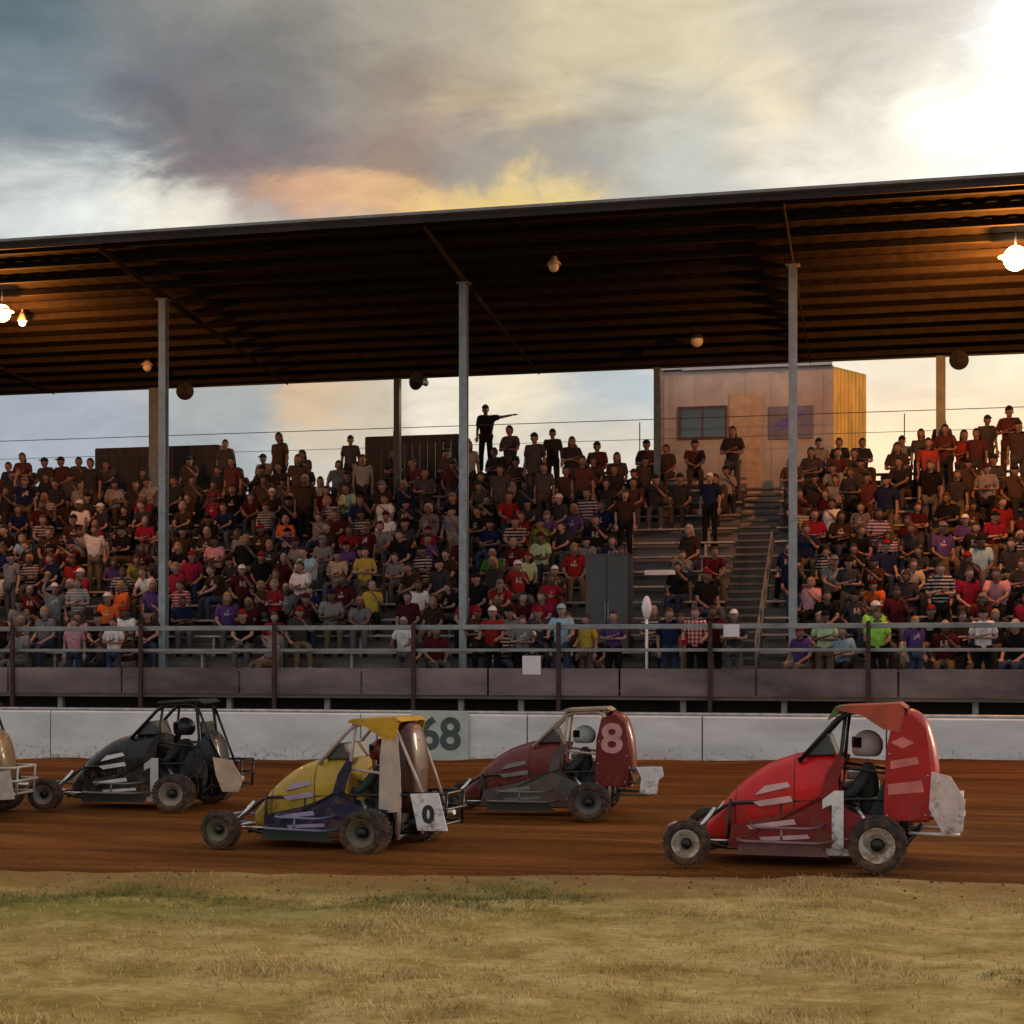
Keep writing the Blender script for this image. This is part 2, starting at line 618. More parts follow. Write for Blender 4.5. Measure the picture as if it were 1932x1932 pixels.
def ground_mat(name, cols, streak, sc, bump, rough, greens=None, bdist=0.03):
    m = bpy.data.materials.new(name)
    m.use_nodes = True
    t = m.node_tree
    b = t.nodes['Principled BSDF']
    b.inputs['Roughness'].default_value = rough
    b.inputs['Specular IOR Level'].default_value = 0.08
    tcn = t.nodes.new('ShaderNodeTexCoord')

    def noise(stretch, scale, det=6, rg=0.6, dist=0.0):
        mp = t.nodes.new('ShaderNodeMapping')
        mp.inputs['Scale'].default_value = stretch
        mp.inputs['Rotation'].default_value = (0, 0, R(-5))
        t.links.new(tcn.outputs['Object'], mp.inputs[0])
        n = t.nodes.new('ShaderNodeTexNoise')
        n.inputs['Scale'].default_value = scale
        n.inputs['Detail'].default_value = det
        n.inputs['Roughness'].default_value = rg
        n.inputs['Distortion'].default_value = dist
        t.links.new(mp.outputs[0], n.inputs['Vector'])
        return n.outputs['Fac']

    def ramp(fac, stops):
        r = t.nodes.new('ShaderNodeValToRGB')
        e = r.color_ramp.elements
        e[0].position, e[0].color = stops[0][0], (*stops[0][1], 1)
        e[1].position, e[1].color = stops[-1][0], (*stops[-1][1], 1)
        for p, c in stops[1:-1]:
            q = e.new(p)
            q.color = (*c, 1)
        t.links.new(fac, r.inputs[0])
        return r.outputs[0]

    def mix(f, a, bcol, mode='MIX'):
        x = t.nodes.new('ShaderNodeMix')
        x.data_type = 'RGBA'
        x.blend_type = mode
        if isinstance(f, float):
            x.inputs['Factor'].default_value = f
        else:
            t.links.new(f, x.inputs['Factor'])
        t.links.new(a, x.inputs['A'])
        if isinstance(bcol, tuple):
            x.inputs['B'].default_value = (*bcol, 1)
        else:
            t.links.new(bcol, x.inputs['B'])
        return x.outputs['Result']
    n1 = noise(streak, sc, dist=0.3)
    n2 = noise((1, 1.6, 1), 9.0, 8, 0.7)
    base = ramp(n1, [(0.3, cols[0]), (0.5, cols[1]), (0.7, cols[2])])
    fine = ramp(n2, [(0.3, (0.62, 0.62, 0.62)), (0.7, (1.25, 1.25, 1.25))])
    c = mix(0.85, base, fine, 'MULTIPLY')
    if greens:
        n3 = noise((0.5, 1.4, 1), 0.9, 5, 0.6)
        gf = ramp(n3, [(0.34, (0, 0, 0)), (0.54, (1, 1, 1))])
        # greener in the moist strip beside the clay, away to the left
        sp = t.nodes.new('ShaderNodeSeparateXYZ')
        t.links.new(tcn.outputs['Object'], sp.inputs[0])
        mr = t.nodes.new('ShaderNodeMapRange')
        mr.inputs['From Min'].default_value = 9.6
        mr.inputs['From Max'].default_value = 11.2
        mr.inputs['To Min'].default_value = 0.12
        mr.inputs['To Max'].default_value = 0.85
        t.links.new(sp.outputs[1], mr.inputs['Value'])
        mr2 = t.nodes.new('ShaderNodeMapRange')
        mr2.inputs['From Min'].default_value = -1.0
        mr2.inputs['From Max'].default_value = -5.5
        mr2.inputs['To Min'].default_value = 0.12
        mr2.inputs['To Max'].default_value = 1.0
        t.links.new(sp.outputs[0], mr2.inputs['Value'])
        mu = t.nodes.new('ShaderNodeMath')
        mu.operation = 'MULTIPLY'
        t.links.new(mr.outputs[0], mu.inputs[0])
        t.links.new(mr2.outputs[0], mu.inputs[1])
        mu2 = t.nodes.new('ShaderNodeMath')
        mu2.operation = 'MULTIPLY'
        t.links.new(gf, mu2.inputs[0])
        t.links.new(mu.outputs[0], mu2.inputs[1])
        c = mix(mu2.outputs[0], c, greens)
        # clay thrown over the turf beside the track
        def mth(op, a_, b_):
            q_ = t.nodes.new('ShaderNodeMath')
            q_.operation = op
            for i_, v_ in enumerate((a_, b_)):
                if isinstance(v_, (int, float)):
                    q_.inputs[i_].default_value = v_
                else:
                    t.links.new(v_, q_.inputs[i_])
            return q_.outputs[0]
        e_ = mth('SUBTRACT', sp.outputs[1], mth('ADD', mth('MULTIPLY', sp.outputs[0], 0.164), 13.35))
        n4 = noise((0.5, 2.2, 1), 1.6, 6, 0.65)
        fac = mth('ADD', mth('MULTIPLY', e_, 0.75), mth('ADD', mth('MULTIPLY', mth('SUBTRACT', n4, 0.5), 2.2), 1.0))
        cl = t.nodes.new('ShaderNodeClamp')
        t.links.new(mth('MULTIPLY', fac, 0.9), cl.inputs[0])
        c = mix(cl.outputs[0], c, (0.27, 0.135, 0.050))
    t.links.new(c, b.inputs['Base Color'])
    bp = t.nodes.new('ShaderNodeBump')
    bp.inputs['Strength'].default_value = bump
    bp.inputs['Distance'].default_value = bdist
    t.links.new(n2, bp.inputs['Height'])
    bp2 = t.nodes.new('ShaderNodeBump')
    bp2.inputs['Strength'].default_value = bump
    bp2.inputs['Distance'].default_value = bdist * 2
    t.links.new(n1, bp2.inputs['Height'])
    t.links.new(bp.outputs[0], bp2.inputs['Normal'])
    t.links.new(bp2.outputs[0], b.inputs['Normal'])
    return m


M_TRACK = ground_mat('track clay', ((0.070, 0.020, 0.002), (0.140, 0.044, 0.006), (0.25, 0.090, 0.018)), (0.17, 1.3, 1), 1.3, 0.9, 0.9)
M_INF = ground_mat('dry infield turf', ((0.25, 0.155, 0.040), (0.44, 0.30, 0.10), (0.60, 0.44, 0.19)), (0.9, 1.15, 1), 1.8, 0.8, 0.95, greens=(0.11, 0.115, 0.012))
M_SOIL = ground_mat('packed soil', ((0.05, 0.03, 0.018), (0.08, 0.05, 0.03), (0.11, 0.075, 0.045)), (0.6, 1, 1), 1.0, 0.4, 0.95)

xs_f = [-80, -60, -45, -35, -28, -22] + [-18 + 0.16 * i for i in range(163)] + [10, 14, 20, 28, 40, 60, 80]
WALL_Y = 27.27
sheet('track', xs_f, lambda x: edge_y(x), lambda x: 27.35, 130, M_TRACK)
sheet('infield', xs_f, lambda x: -30 + (edge_y(x) + 30) * 0.0 if False else 5.5, lambda x: edge_y(x) + 0.0, 90, M_INF)
bm = bmesh.new()
for (x0, x1, y0, y1) in ((-80, 80, -60, 5.5),):
    vs = [bm.verts.new(p) for p in ((x0, y0, 0), (x1, y0, 0), (x1, y1, 0), (x0, y1, 0))]
    bm.faces.new(vs)
tag(link('infield', bm, M_INF), kind='structure')
bm = bmesh.new()
q = 2500
bm.faces.new([bm.verts.new(p) for p in ((-q, -q, -0.3), (q, -q, -0.3), (q, q, -0.3), (-q, q, -0.3))])
tag(link('ground', bm, M_SOIL), kind='structure')

# dry grass stubble
rg = random.Random(3)
bm = bmesh.new()
nb = 0
while nb < 54000:
    x = rg.uniform(-8.5, 3.5)
    y = rg.uniform(6.4, 13.4)
    if y > edge_y(x) - 0.15:
        continue
    dens = 0.35 + 0.9 * mn.noise(Vector((x * 0.8, y * 1.2, 2)))
    green = mn.noise(Vector((x * 0.5, y * 1.1, 12))) + (0.45 if (y > 10.6 + 0.15 * x * 0 and x < -2.0) else -0.25)
    if rg.random() > max(0.12, dens) * max(0.15, 1 - max(0, (y - edge_y(x) + 1.2)) * 0.8):
        continue
    z = hgt(x, y) - 0.004
    for k in range(3):
        nb += 1
        a = rg.uniform(0, 6.28)
        h = rg.uniform(0.012, 0.042) * (1.7 if dens > 0.62 else 1.0)
        ln = rg.uniform(0.2, 1.4) * h
        ox, oy = x + rg.uniform(-.03, .03), y + rg.uniform(-.03, .03)
        wd = 0.0034
        pa = rg.uniform(0, 6.28)
        p0 = bm.verts.new((ox + wd * math.cos(pa), oy + wd * math.sin(pa), z))
        p1 = bm.verts.new((ox - wd * math.cos(pa), oy - wd * math.sin(pa), z))
        p2 = bm.verts.new((ox + ln * math.cos(a), oy + ln * math.sin(a), z + h))
        f = bm.faces.new((p0, p1, p2))
        f.material_index = 1 if green > 0.33 else (2 if rg.random() < 0.3 else 0)
tag(link('grass', bm, [mat('straw', (0.60, 0.44, 0.20), 0.9, var=0.3, scale=3), mat('green blade', (0.12, 0.13, 0.025), 0.8, var=0.3, scale=3), mat('dark straw', (0.30, 0.19, 0.07), 0.9, var=0.3, scale=3)]),
    'short dry straw coloured grass stubble on the infield', 'grass', kind='stuff')

# clods and marbles of clay along the inner edge
bm = bmesh.new()
for i in range(700):
    x = rg.uniform(-9, 3.2)
    if rg.random() < 0.75:
        y = edge_y(x) + rg.gauss(0.1, 0.5)
    else:
        y = rg.uniform(edge_y(x), 26.9)
    s = rg.uniform(0.005, 0.015)
    z = hgt(x, y)
    res = bmesh.ops.create_icosphere(bm, subdivisions=1, radius=s)
    for v in res['verts']:
        v.co = Vector((v.co.x * rg.uniform(.7, 1.3), v.co.y * rg.uniform(.7, 1.3), v.co.z * rg.uniform(.5, .9))) + Vector((x, y, z + s * 0.3))
tag(link('gravel', bm, mat('clod', (0.14, 0.055, 0.018), 0.95, var=0.4, scale=2)), 'small loose clay clods scattered along the track edge', 'clay clods', kind='stuff')

# ------------------------------------------------------------------ barrier wall
M_WALL = mat('whitewashed concrete', (0.70, 0.68, 0.66), 0.85, var=0.2, scale=1.4, bump=0.15, stretch=(0.5, 1, 1.6), c2=(0.80, 0.79, 0.77), mud=-0.6)
wallo = empty('barrier_wall', (-7, WALL_Y, 0))
bm = bmesh.new()
segw = 3.05
for i in range(-9, 12):
    x0 = i * segw
    prism(bm, [(WALL_Y, -0.5), (WALL_Y, 0.775), (WALL_Y + 0.03, 0.80), (WALL_Y + 0.22, 0.80), (WALL_Y + 0.25, 0.775), (WALL_Y + 0.25, -0.5)], 'x', x0 + 0.012, x0 + segw - 0.012)
o = link('concrete', bm, M_WALL, wallo)
o.matrix_parent_inverse = Matrix.Translation((7, -WALL_Y, 0))
bm = bmesh.new()
box(bm, -28, 34, WALL_Y + 0.06, WALL_Y + 0.19, -0.5, 0.74)
o = link('joint_filler', bm, mat('joint', (0.12, 0.10, 0.09), 0.9), wallo)
o.matrix_parent_inverse = Matrix.Translation((7, -WALL_Y, 0))
bm = bmesh.new()
tube(bm, [(-28, WALL_Y + 0.12, 0.83), (34, WALL_Y + 0.12, 0.83)], 0.03)
o = link('top_pipe', bm, mat('galvanised', (0.42, 0.43, 0.43), 0.45, 0.6), wallo)
o.matrix_parent_inverse = Matrix.Translation((7, -WALL_Y, 0))
tag(wallo, 'long low white concrete barrier wall along the far side of the track', 'barrier')

# number board on the wall
a = P(776, 1341, WALL_Y - 0.05)
b = P(884, 1438, WALL_Y - 0.05)
nbd = empty('number_board', ((a.x + b.x) / 2, WALL_Y - 0.03, b.z))
W2, H2 = (b.x - a.x) / 2, a.z - b.z
bm = bmesh.new()
pts = [(-W2, H2), (W2, H2), (W2, 0.05), (W2 - 0.05, 0), (-W2 + 0.22, 0), (-W2 + 0.1, 0.06), (-W2, 0.25)]
prism(bm, pts, 'y', -0.03, 0.0, bev=0.006)
link('board', bm, mat('pale green paint', (0.46, 0.50, 0.43), 0.6, var=0.15, scale=4), nbd)
text_mesh('numerals', '68', 0.78, mat('dark green lettering', (0.06, 0.09, 0.08), 0.7), nbd, Matrix.Translation((0.0, -0.034, H2 * 0.52)) @ FRONT, bold=0.02)
tag(nbd, 'pale green board with dark number 68 mounted on the white wall', 'sign')

# ------------------------------------------------------------------ grandstand
gs = empty('grandstand', (0, 0, 0))
tag(gs, 'long open grandstand with dark sloping metal roof on grey steel posts', 'grandstand')
XL, XR = -24.0, 10.0
NR = 14
ROW_Y0, RUN = 29.75, 0.58
Z0, RISE = 1.13, 0.338
DECK_Y = 28.3
M_PLANK = mat('weathered bench plank', (0.30, 0.27, 0.25), 0.65, var=0.35, scale=3, bump=0.2, stretch=(0.4, 4, 4))
M_TREAD = mat('tread board', (0.13, 0.11, 0.10), 0.8, var=0.35, scale=3, bump=0.2, stretch=(0.4, 4, 4))
M_FASC = mat('mauve painted board', (0.165, 0.120, 0.115), 0.75, var=0.55, scale=0.9, mud=0.3, bump=0.15, stretch=(0.6, 1, 1.5))
M_STEEL = mat('grey painted steel', (0.27, 0.30, 0.32), 0.5, 0.3, var=0.2, scale=5)
M_DSTEEL = mat('dark steel', (0.05, 0.05, 0.052), 0.55, 0.4, var=0.2)
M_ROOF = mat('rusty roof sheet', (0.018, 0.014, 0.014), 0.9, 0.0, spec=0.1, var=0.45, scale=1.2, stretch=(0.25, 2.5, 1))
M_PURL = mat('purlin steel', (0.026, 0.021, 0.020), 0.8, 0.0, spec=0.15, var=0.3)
M_EDGE = mat('roof edge trim', (0.20, 0.195, 0.195), 0.5, 0.3, var=0.2)

AISLE_X = X_AISLE = P(1405, 1100, 32).x
# benches and treads, one plank part per row
for r in range(NR):
    y = ROW_Y0 + RUN * r
    z = Z0 + RISE * r
    bm = bmesh.new()
    for (xa, xb) in ((XL, AISLE_X - 0.41), (AISLE_X + 0.41, XR)):
        x = xa
        while x < xb - 0.1:
            x2 = min(xb, x + 4.9)
            box(bm, x + 0.01, x2 - 0.01, y - 0.02, y + 0.25, z + 0.40, z + 0.44, bev=0.006)
            k = x + 0.6
            while k < x2:
                box(bm, k, k + 0.05, y + 0.02, y + 0.2, z, z + 0.399)
                k += 1.6
            x = x2
    link('bench', bm, M_PLANK, gs)
    bm = bmesh.new()
    for (xa, xb) in ((XL, AISLE_X - 0.42), (AISLE_X + 0.42, XR)):
        box(bm, xa, xb, y - 0.38, y + 0.235, z - 0.04, z)
        box(bm, xa, xb, y - 0.36 + RUN - 0.03, y - 0.36 + RUN - 0.003, z - 0.03, z + RISE - 0.042)
    link('tread', bm, M_TREAD, gs)
# stair in the aisle
bm = bmesh.new()
for r in range(NR * 2):
    y = ROW_Y0 - 0.38 + RUN / 2 * r
    z = Z0 + RISE / 2 * (r)
    box(bm, AISLE_X - 0.40, AISLE_X + 0.40, y, y + RUN / 2 - 0.03, z - 0.05, z)
link('stair', bm, mat('aisle step', (0.11, 0.10, 0.095), 0.75, var=0.25), gs)
for sx in (0.41,):
    bm = bmesh.new()
    p0 = Vector((AISLE_X + sx, ROW_Y0 - 0.3, Z0 + 0.95))
    p1 = Vector((AISLE_X + sx, ROW_Y0 + RUN * 7, Z0 + RISE * 7 + 0.95))
    tube(bm, bend([(p0.x, p0.y, Z0), p0, p1, (p1.x, p1.y, p1.z - 0.95)], 0.12), 0.024)
    tube(bm, [p0 - Vector((0, 0, .42)), p1 - Vector((0, 0, .42))], 0.018)
    for k in range(1, 5):
        q = p0.lerp(p1, k / 5)
        tube(bm, [q, q - Vector((0, 0, 0.95))], 0.02)
    link('handrail', bm, mat('dull handrail', (0.15, 0.15, 0.155), 0.7, 0.2), gs)
# walkway deck and fascia
bm = bmesh.new()
box(bm, XL, XR, DECK_Y + 0.04, ROW_Y0 - 0.385, Z0 - 0.09, Z0 - 0.03)
link('walkway', bm, M_TREAD, gs)
bm = bmesh.new()
x = XL
while x < XR:
    box(bm, x + 0.015, x + 2.40, DECK_Y, DECK_Y + 0.03, Z0 - 0.02, Z0 + 0.47, bev=0.004)
    x += 2.42
link('fascia', bm, M_FASC, gs)
# railing on the walkway
bm = bmesh.new()
for z, t in ((Z0 + 1.22, 0.045), (Z0 + 0.80, 0.03)):
    box(bm, XL, XR, DECK_Y + 0.05, DECK_Y + 0.09, z - t, z + t, bev=0.008)
link('rail', bm, mat('worn grey rail', (0.24, 0.245, 0.24), 0.5, 0.4, var=0.3, scale=4, stretch=(0.5, 1, 1)), gs)
x = P(515, 1290, DECK_Y - 0.08).x - 0.03 - 2.72 * 6
k = 0
while x < XR:
    bm = bmesh.new()
    box(bm, x, x + 0.075, DECK_Y - 0.065, DECK_Y - 0.003, -0.3, Z0 + 1.30, bev=0.005)
    box(bm, x + 0.02, x + 0.055, DECK_Y - 0.002, DECK_Y + 0.048, Z0 + 1.19, Z0 + 1.24)
    link('rail_post', bm, mat('rusty post', (0.055, 0.022, 0.018), 0.7, 0.2, var=0.3), gs)
    x += 2.72
    k += 1
# pale stub posts under the walkway
for px in (118, 436, 620, 872, 985, 1290, 1840, 1480):
    x = P(px, 1330, DECK_Y + 0.3).x
    bm = bmesh.new()
    box(bm, x - 0.05, x + 0.05, DECK_Y + 0.2, DECK_Y + 0.3, -0.3, Z0 - 0.092)
    link('stub_post', bm, mat('pale timber', (0.30, 0.28, 0.26), 0.8), gs)
# understructure
bm = bmesh.new()
x = XL + 0.6
while x < XR:
    for r in range(1, NR, 2):
        y = ROW_Y0 + RUN * r
        box(bm, x, x + 0.08, y, y + 0.08, -0.3, Z0 + RISE * r - 0.045)
    prism(bm, [(ROW_Y0 - 0.2, Z0 - 0.20), (ROW_Y0 - 0.2, Z0 - 0.05), (ROW_Y0 + RUN * (NR - 1), Z0 + RISE * (NR - 1) - 0.05 - 0.06), (ROW_Y0 + RUN * (NR - 1), Z0 + RISE * (NR - 1) - 0.25)], 'x', x + 0.085, x + 0.13)
    x += 2.44
link('understructure', bm, M_DSTEEL, gs)
# near-black sheet painting in the shade of the open gap below the walkway
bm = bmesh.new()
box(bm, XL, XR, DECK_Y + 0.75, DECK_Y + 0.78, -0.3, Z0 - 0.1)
link('gap_shade', bm, mat('painted gap shade', (0.02, 0.018, 0.016), 0.9), gs)

# posts
BAY = 6.37
FP_Y, BP_Y = 30.4, 36.8
fx0 = P(875, 900, FP_Y).x
RY0, RZ0, RY1, RZ1 = 27.5, 9.70, 37.5, 8.70


def roof_z(y):
    return RZ0 + (RZ1 - RZ0) * (y - RY0) / (RY1 - RY0)


for k in range(-3, 3):
    x = fx0 + BAY * k
    bm = bmesh.new()
    # steel I section
    h, b2, zt = 0.085, 0.075, roof_z(FP_Y) - 0.29
    for (x0, x1, y0, y1) in ((-b2, b2, -h, -h + 0.014), (-b2, b2, h - 0.014, h), (-0.006, 0.006, -h + 0.014, h - 0.014)):
        box(bm, x + x0, x + x1, FP_Y + y0, FP_Y + y1, -0.3, zt)
    box(bm, x - 0.13, x + 0.13, FP_Y - 0.12, FP_Y + 0.12, zt, zt + 0.018)
    link('front_post', bm, M_STEEL, gs)
bx0 = P(750, 760, BP_Y).x
for px in (-200, 297, 750, 1240, 1775, 2330):
    x = P(px, 760, BP_Y).x
    bm = bmesh.new()
    wd = 0.19 if px == 297 else (0.10 if px == 1775 else 0.07)
    box(bm, x - wd, x + wd, BP_Y - 0.09, BP_Y + 0.09, -0.3, roof_z(BP_Y) - 0.3)
    link('back_post', bm, mat('blue grey steel', (0.10, 0.125, 0.14), 0.5, 0.3) if px != 750 else M_DSTEEL, gs)

# roof
bm = bmesh.new()
n = 340
verts = []
prof = [0.0, 0.012, 0.03, 0.012]
xs = [XL + (XR - XL) * i / n for i in range(n + 1)]
top = []
for i, x in enumerate(xs):
    dz = 0.009 if (i % 4) in (1, 2) else 0.0
    top.append([bm.verts.new((x, y, roof_z(y) + dz + t)) for (y, t) in ((RY0, 0.0), (RY1, 0.0), (RY1, 0.02), (RY0, 0.02))])
for A, B in zip(top, top[1:]):
    for j in range(4):
        bm.faces.new((A[j], B[j], B[(j + 1) % 4], A[(j + 1) % 4]))
bmesh.ops.recalc_face_normals(bm, faces=bm.faces)
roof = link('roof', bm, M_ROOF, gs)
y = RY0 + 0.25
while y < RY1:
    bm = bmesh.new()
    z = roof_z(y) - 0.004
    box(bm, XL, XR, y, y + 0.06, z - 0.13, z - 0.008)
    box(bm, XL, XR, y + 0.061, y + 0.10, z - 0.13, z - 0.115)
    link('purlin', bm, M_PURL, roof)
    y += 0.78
for k in range(-3, 3):
    x = fx0 + BAY * k
    bm = bmesh.new()
    pts = [(RY0 + 0.1, roof_z(RY0) - 0.14), (RY1 - 0.1, roof_z(RY1) - 0.14), (RY1 - 0.1, roof_z(RY1) - 0.17), (FP_Y, roof_z(FP_Y) - 0.29 - 0.002 + 0.004), (RY0 + 0.1, roof_z(RY0) - 0.24)]
    prism(bm, pts, 'x', x - 0.012, x + 0.012)
    for pa, pb in ((pts[0], pts[1]), (pts[3], pts[2]), (pts[4], pts[3])):
        pass
    link('rafter', bm, M_PURL, roof)
bm = bmesh.new()
box(bm, XL, XR, RY0 - 0.05, RY0 - 0.004, RZ0 - 0.15, RZ0 + 0.015)
link('fascia', bm, mat('brown fascia', (0.035, 0.028, 0.028), 0.7, 0.0, spec=0.2, var=0.4, scale=2, stretch=(0.3, 1, 1)), roof)
bm = bmesh.new()
prism(bm, [(RY0 - 0.12, RZ0 - 0.02), (RY0 - 0.052, RZ0 - 0.045), (RY0 - 0.052, RZ0 + 0.03), (RY0 - 0.12, RZ0 + 0.03)], 'x', XL, XR)
link('gutter', bm, M_EDGE, roof)
bm = bmesh.new()
box(bm, XL, XR, RY1 + 0.004, RY1 + 0.04, RZ1 - 0.12, RZ1 + 0.05)
link('rear_fascia', bm, M_DSTEEL, roof)
# back safety rail
for zz, rr in ((7.42, 0.010), (6.95, 0.007)):
    bm = bmesh.new()
    tube(bm, [(XL, 37.72, zz), (XR, 37.72, zz)], rr, 6)
    link('back_rail', bm, M_DSTEEL, gs)
x = XL
while x < XR:
    bm = bmesh.new()
    tube(bm, [(x, 37.72, 4.9), (x, 37.72, 7.36)], 0.014, 6)
    link('back_rail_post', bm, M_DSTEEL, gs)
    x += 6.1

# dark boarded platforms at the back of the stand
M_DBOARD = mat('dark stained boards', (0.035, 0.027, 0.024), 0.85, var=0.3, scale=3, stretch=(4, 1, 0.5), bump=0.2)


def platform(px0, px1, top, label, y=38.1, base=4.9):
    a, b = P(px0, top, y), P(px1, top, y)
    t = empty('viewing_platform', ((a.x + b.x) / 2, y + 0.4, base))
    hw, hz = (b.x - a.x) / 2, a.z - base
    bm = bmesh.new()
    k = -hw
    while k < hw - 0.01:
        k2 = min(hw, k + 0.2)
        box(bm, k + 0.004, k2 - 0.004, -0.4, -0.37, 0.0, hz, bev=0.003)
        k = k2
    link('front_boards', bm, M_DBOARD, t)
    for s in (-1, 1):
        bm = bmesh.new()
        box(bm, s * hw - 0.03, s * hw + 0.03, -0.366, 0.5, -5.2, hz - 0.01)
        link('side_board', bm, M_DBOARD, t)
    bm = bmesh.new()
    box(bm, -hw + 0.032, hw - 0.032, -0.366, 0.5, hz - 0.06, hz - 0.02)
    link('deck', bm, M_DBOARD, t)
    tag(t, label, 'platform')
    return t


platform(180, 412, 846, 'wide dark boarded platform at the back of the stand by the left post')
platform(690, 868, 824, 'dark boarded platform between the dark back post and the middle front post')
platform(884, 960, 893, 'narrow dark platform under the person with the outstretched arm')

# ------------------------------------------------------------------ press box behind the stand
PB_Y = 38.7
a = P(1237, 694, PB_Y)
b = P(1572, 694, PB_Y)
c_ = P(1634, 690, PB_Y)
pb = empty('press_box', (a.x, PB_Y, -0.3))
W, H = b.x - a.x, a.z + 0.3
M_SIDING = mat('mauve beige siding', (0.52, 0.44, 0.40), 0.7, var=0.3, scale=0.9, bump=0.1, stretch=(1, 1, 0.8), c2=(0.60, 0.57, 0.56))
bm = bmesh.new()
box(bm, 0.20, W, 0, 1.8, 0, H - 0.11)
k = 0.35
while k < W:
    box(bm, k, k + 0.04, -0.02, -0.001, 0, H - 0.12)
    k += 0.61
link('wall', bm, M_SIDING, pb)
bm = bmesh.new()
box(bm, 0, 0.198, -0.03, 1.8, 0, H - 0.08)
link('corner_post', bm, mat('dark brown corner', (0.30, 0.25, 0.23), 0.7), pb)
bm = bmesh.new()
box(bm, 0.65, W - 0.02, -0.09, 1.85, H - 0.105, H - 0.0)
box(bm, -0.05, 0.648, -0.06, 1.85, H - 0.075, H - 0.03)
link('roof', bm, mat('white trim', (0.75, 0.68, 0.64), 0.5, var=0.1), pb)


def pbp(px, py):
    q = P(px, py, PB_Y)
    return q.x - a.x, q.z + 0.3


x0, z0 = pbp(1284, 826)
x1, z1 = pbp(1368, 770)
bm = bmesh.new()
for (u0, u1, v0, v1) in ((x0 - .06, x1 + .06, z1, z1 + .06), (x0 - .06, x1 + .06, z0 - .06, z0), (x0 - .06, x0, z0, z1), (x1, x1 + .06, z0, z1), ((x0 + x1) / 2 - .02, (x0 + x1) / 2 + .02, z0, z1)):
    box(bm, u0, u1, -0.06, -0.022, v0, v1)
fr = link('window', bm, mat('window frame brown', (0.11, 0.06, 0.045), 0.6), pb)
bm = bmesh.new()
box(bm, x0 + .001, x1 - .001, -0.045, -0.03, z0 + .001, z1 - .001)
link('pane', bm, mat('window glass', (0.05, 0.075, 0.08), 0.12, 0.0, var=0.2, spec=0.8), fr)
x0, z0 = pbp(1450, 830)
x1, z1 = pbp(1535, 765)
bm = bmesh.new()
box(bm, x0, x1, -0.05, -0.022, z0, z1, bev=0.01)
sg = link('poster', bm, mat('faded blue poster', (0.22, 0.22, 0.36), 0.6, var=0.35, scale=2.5, c2=(0.22, 0.21, 0.27)), pb)
bm = bmesh.new()
prism(bm, [(x0 + .1, z0 + .18), (x0 + .55, z0 + .3), (x1 - .1, z1 - .1), (x1 - .35, z1 - .12), (x0 + .2, z0 + .42)], 'y', -0.056, -0.051)
link('emblem', bm, mat('violet emblem', (0.15, 0.14, 0.42), 0.6), sg)
x0, z0 = pbp(1376, 850)
x1, z1 = pbp(1440, 740)
bm = bmesh.new()
box(bm, x0, x1, -0.035, -0.022, z0 - 1.2, z1, bev=0.004)
link('door', bm, mat('ochre brown door', (0.52, 0.38, 0.26), 0.6, var=0.2), pb)
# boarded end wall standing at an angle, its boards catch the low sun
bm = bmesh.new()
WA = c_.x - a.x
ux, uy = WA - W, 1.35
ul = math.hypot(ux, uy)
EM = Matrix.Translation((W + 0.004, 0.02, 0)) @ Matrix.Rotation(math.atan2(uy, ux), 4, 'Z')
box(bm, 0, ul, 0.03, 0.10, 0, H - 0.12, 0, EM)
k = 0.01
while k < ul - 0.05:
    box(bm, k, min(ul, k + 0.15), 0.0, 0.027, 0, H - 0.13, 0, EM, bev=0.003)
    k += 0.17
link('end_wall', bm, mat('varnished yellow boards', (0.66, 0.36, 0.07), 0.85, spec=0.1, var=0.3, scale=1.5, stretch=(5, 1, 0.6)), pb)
tag(pb, 'beige press box with white roof trim and yellow boarded end behind the stand', 'press box')

# ------------------------------------------------------------------ loudspeakers + lamps under the roof
def loudspeaker(px, py, label, rz=0.0):
    p = P(px, py, 37.2)
    t = empty('loudspeaker', (p.x, 37.2, p.z), rz)
    K = 1.3
    bm = bmesh.new()
    lathe(bm, [(-0.30, 0.17 * K), (-0.28, 0.165 * K), (-0.16, 0.09 * K), (-0.05, 0.05 * K), (0.08, 0.06 * K), (0.12, 0.0)], 20, 'y')
    lathe(bm, [(-0.30, 0.17 * K), (-0.295, 0.16 * K), (-0.15, 0.05 * K), (-0.12, 0.0)], 20, 'y')
    link('horn', bm, M_DSTEEL, t, True)
    bm = bmesh.new()
    box(bm, -0.05, 0.05, -0.06, 0.06, 0.05, 0.14)
    tube(bm, [(0, 0, 0.12), (0, 0, roof_z(37.2) - p.z - 0.005)], 0.02)
    link('bracket', bm, M_DSTEEL, t)
    tag(t, label, 'loudspeaker', 'loudspeakers under the back edge of the roof')


loudspeaker(352, 742, 'dark horn loudspeaker under the roof edge beside the leftmost front post', 0.3)
loudspeaker(800, 722, 'dark horn loudspeaker between the dark back post and the middle front post', -0.4)
loudspeaker(1803, 684, 'dark horn loudspeaker beside the back post right of the press box', 0.2)


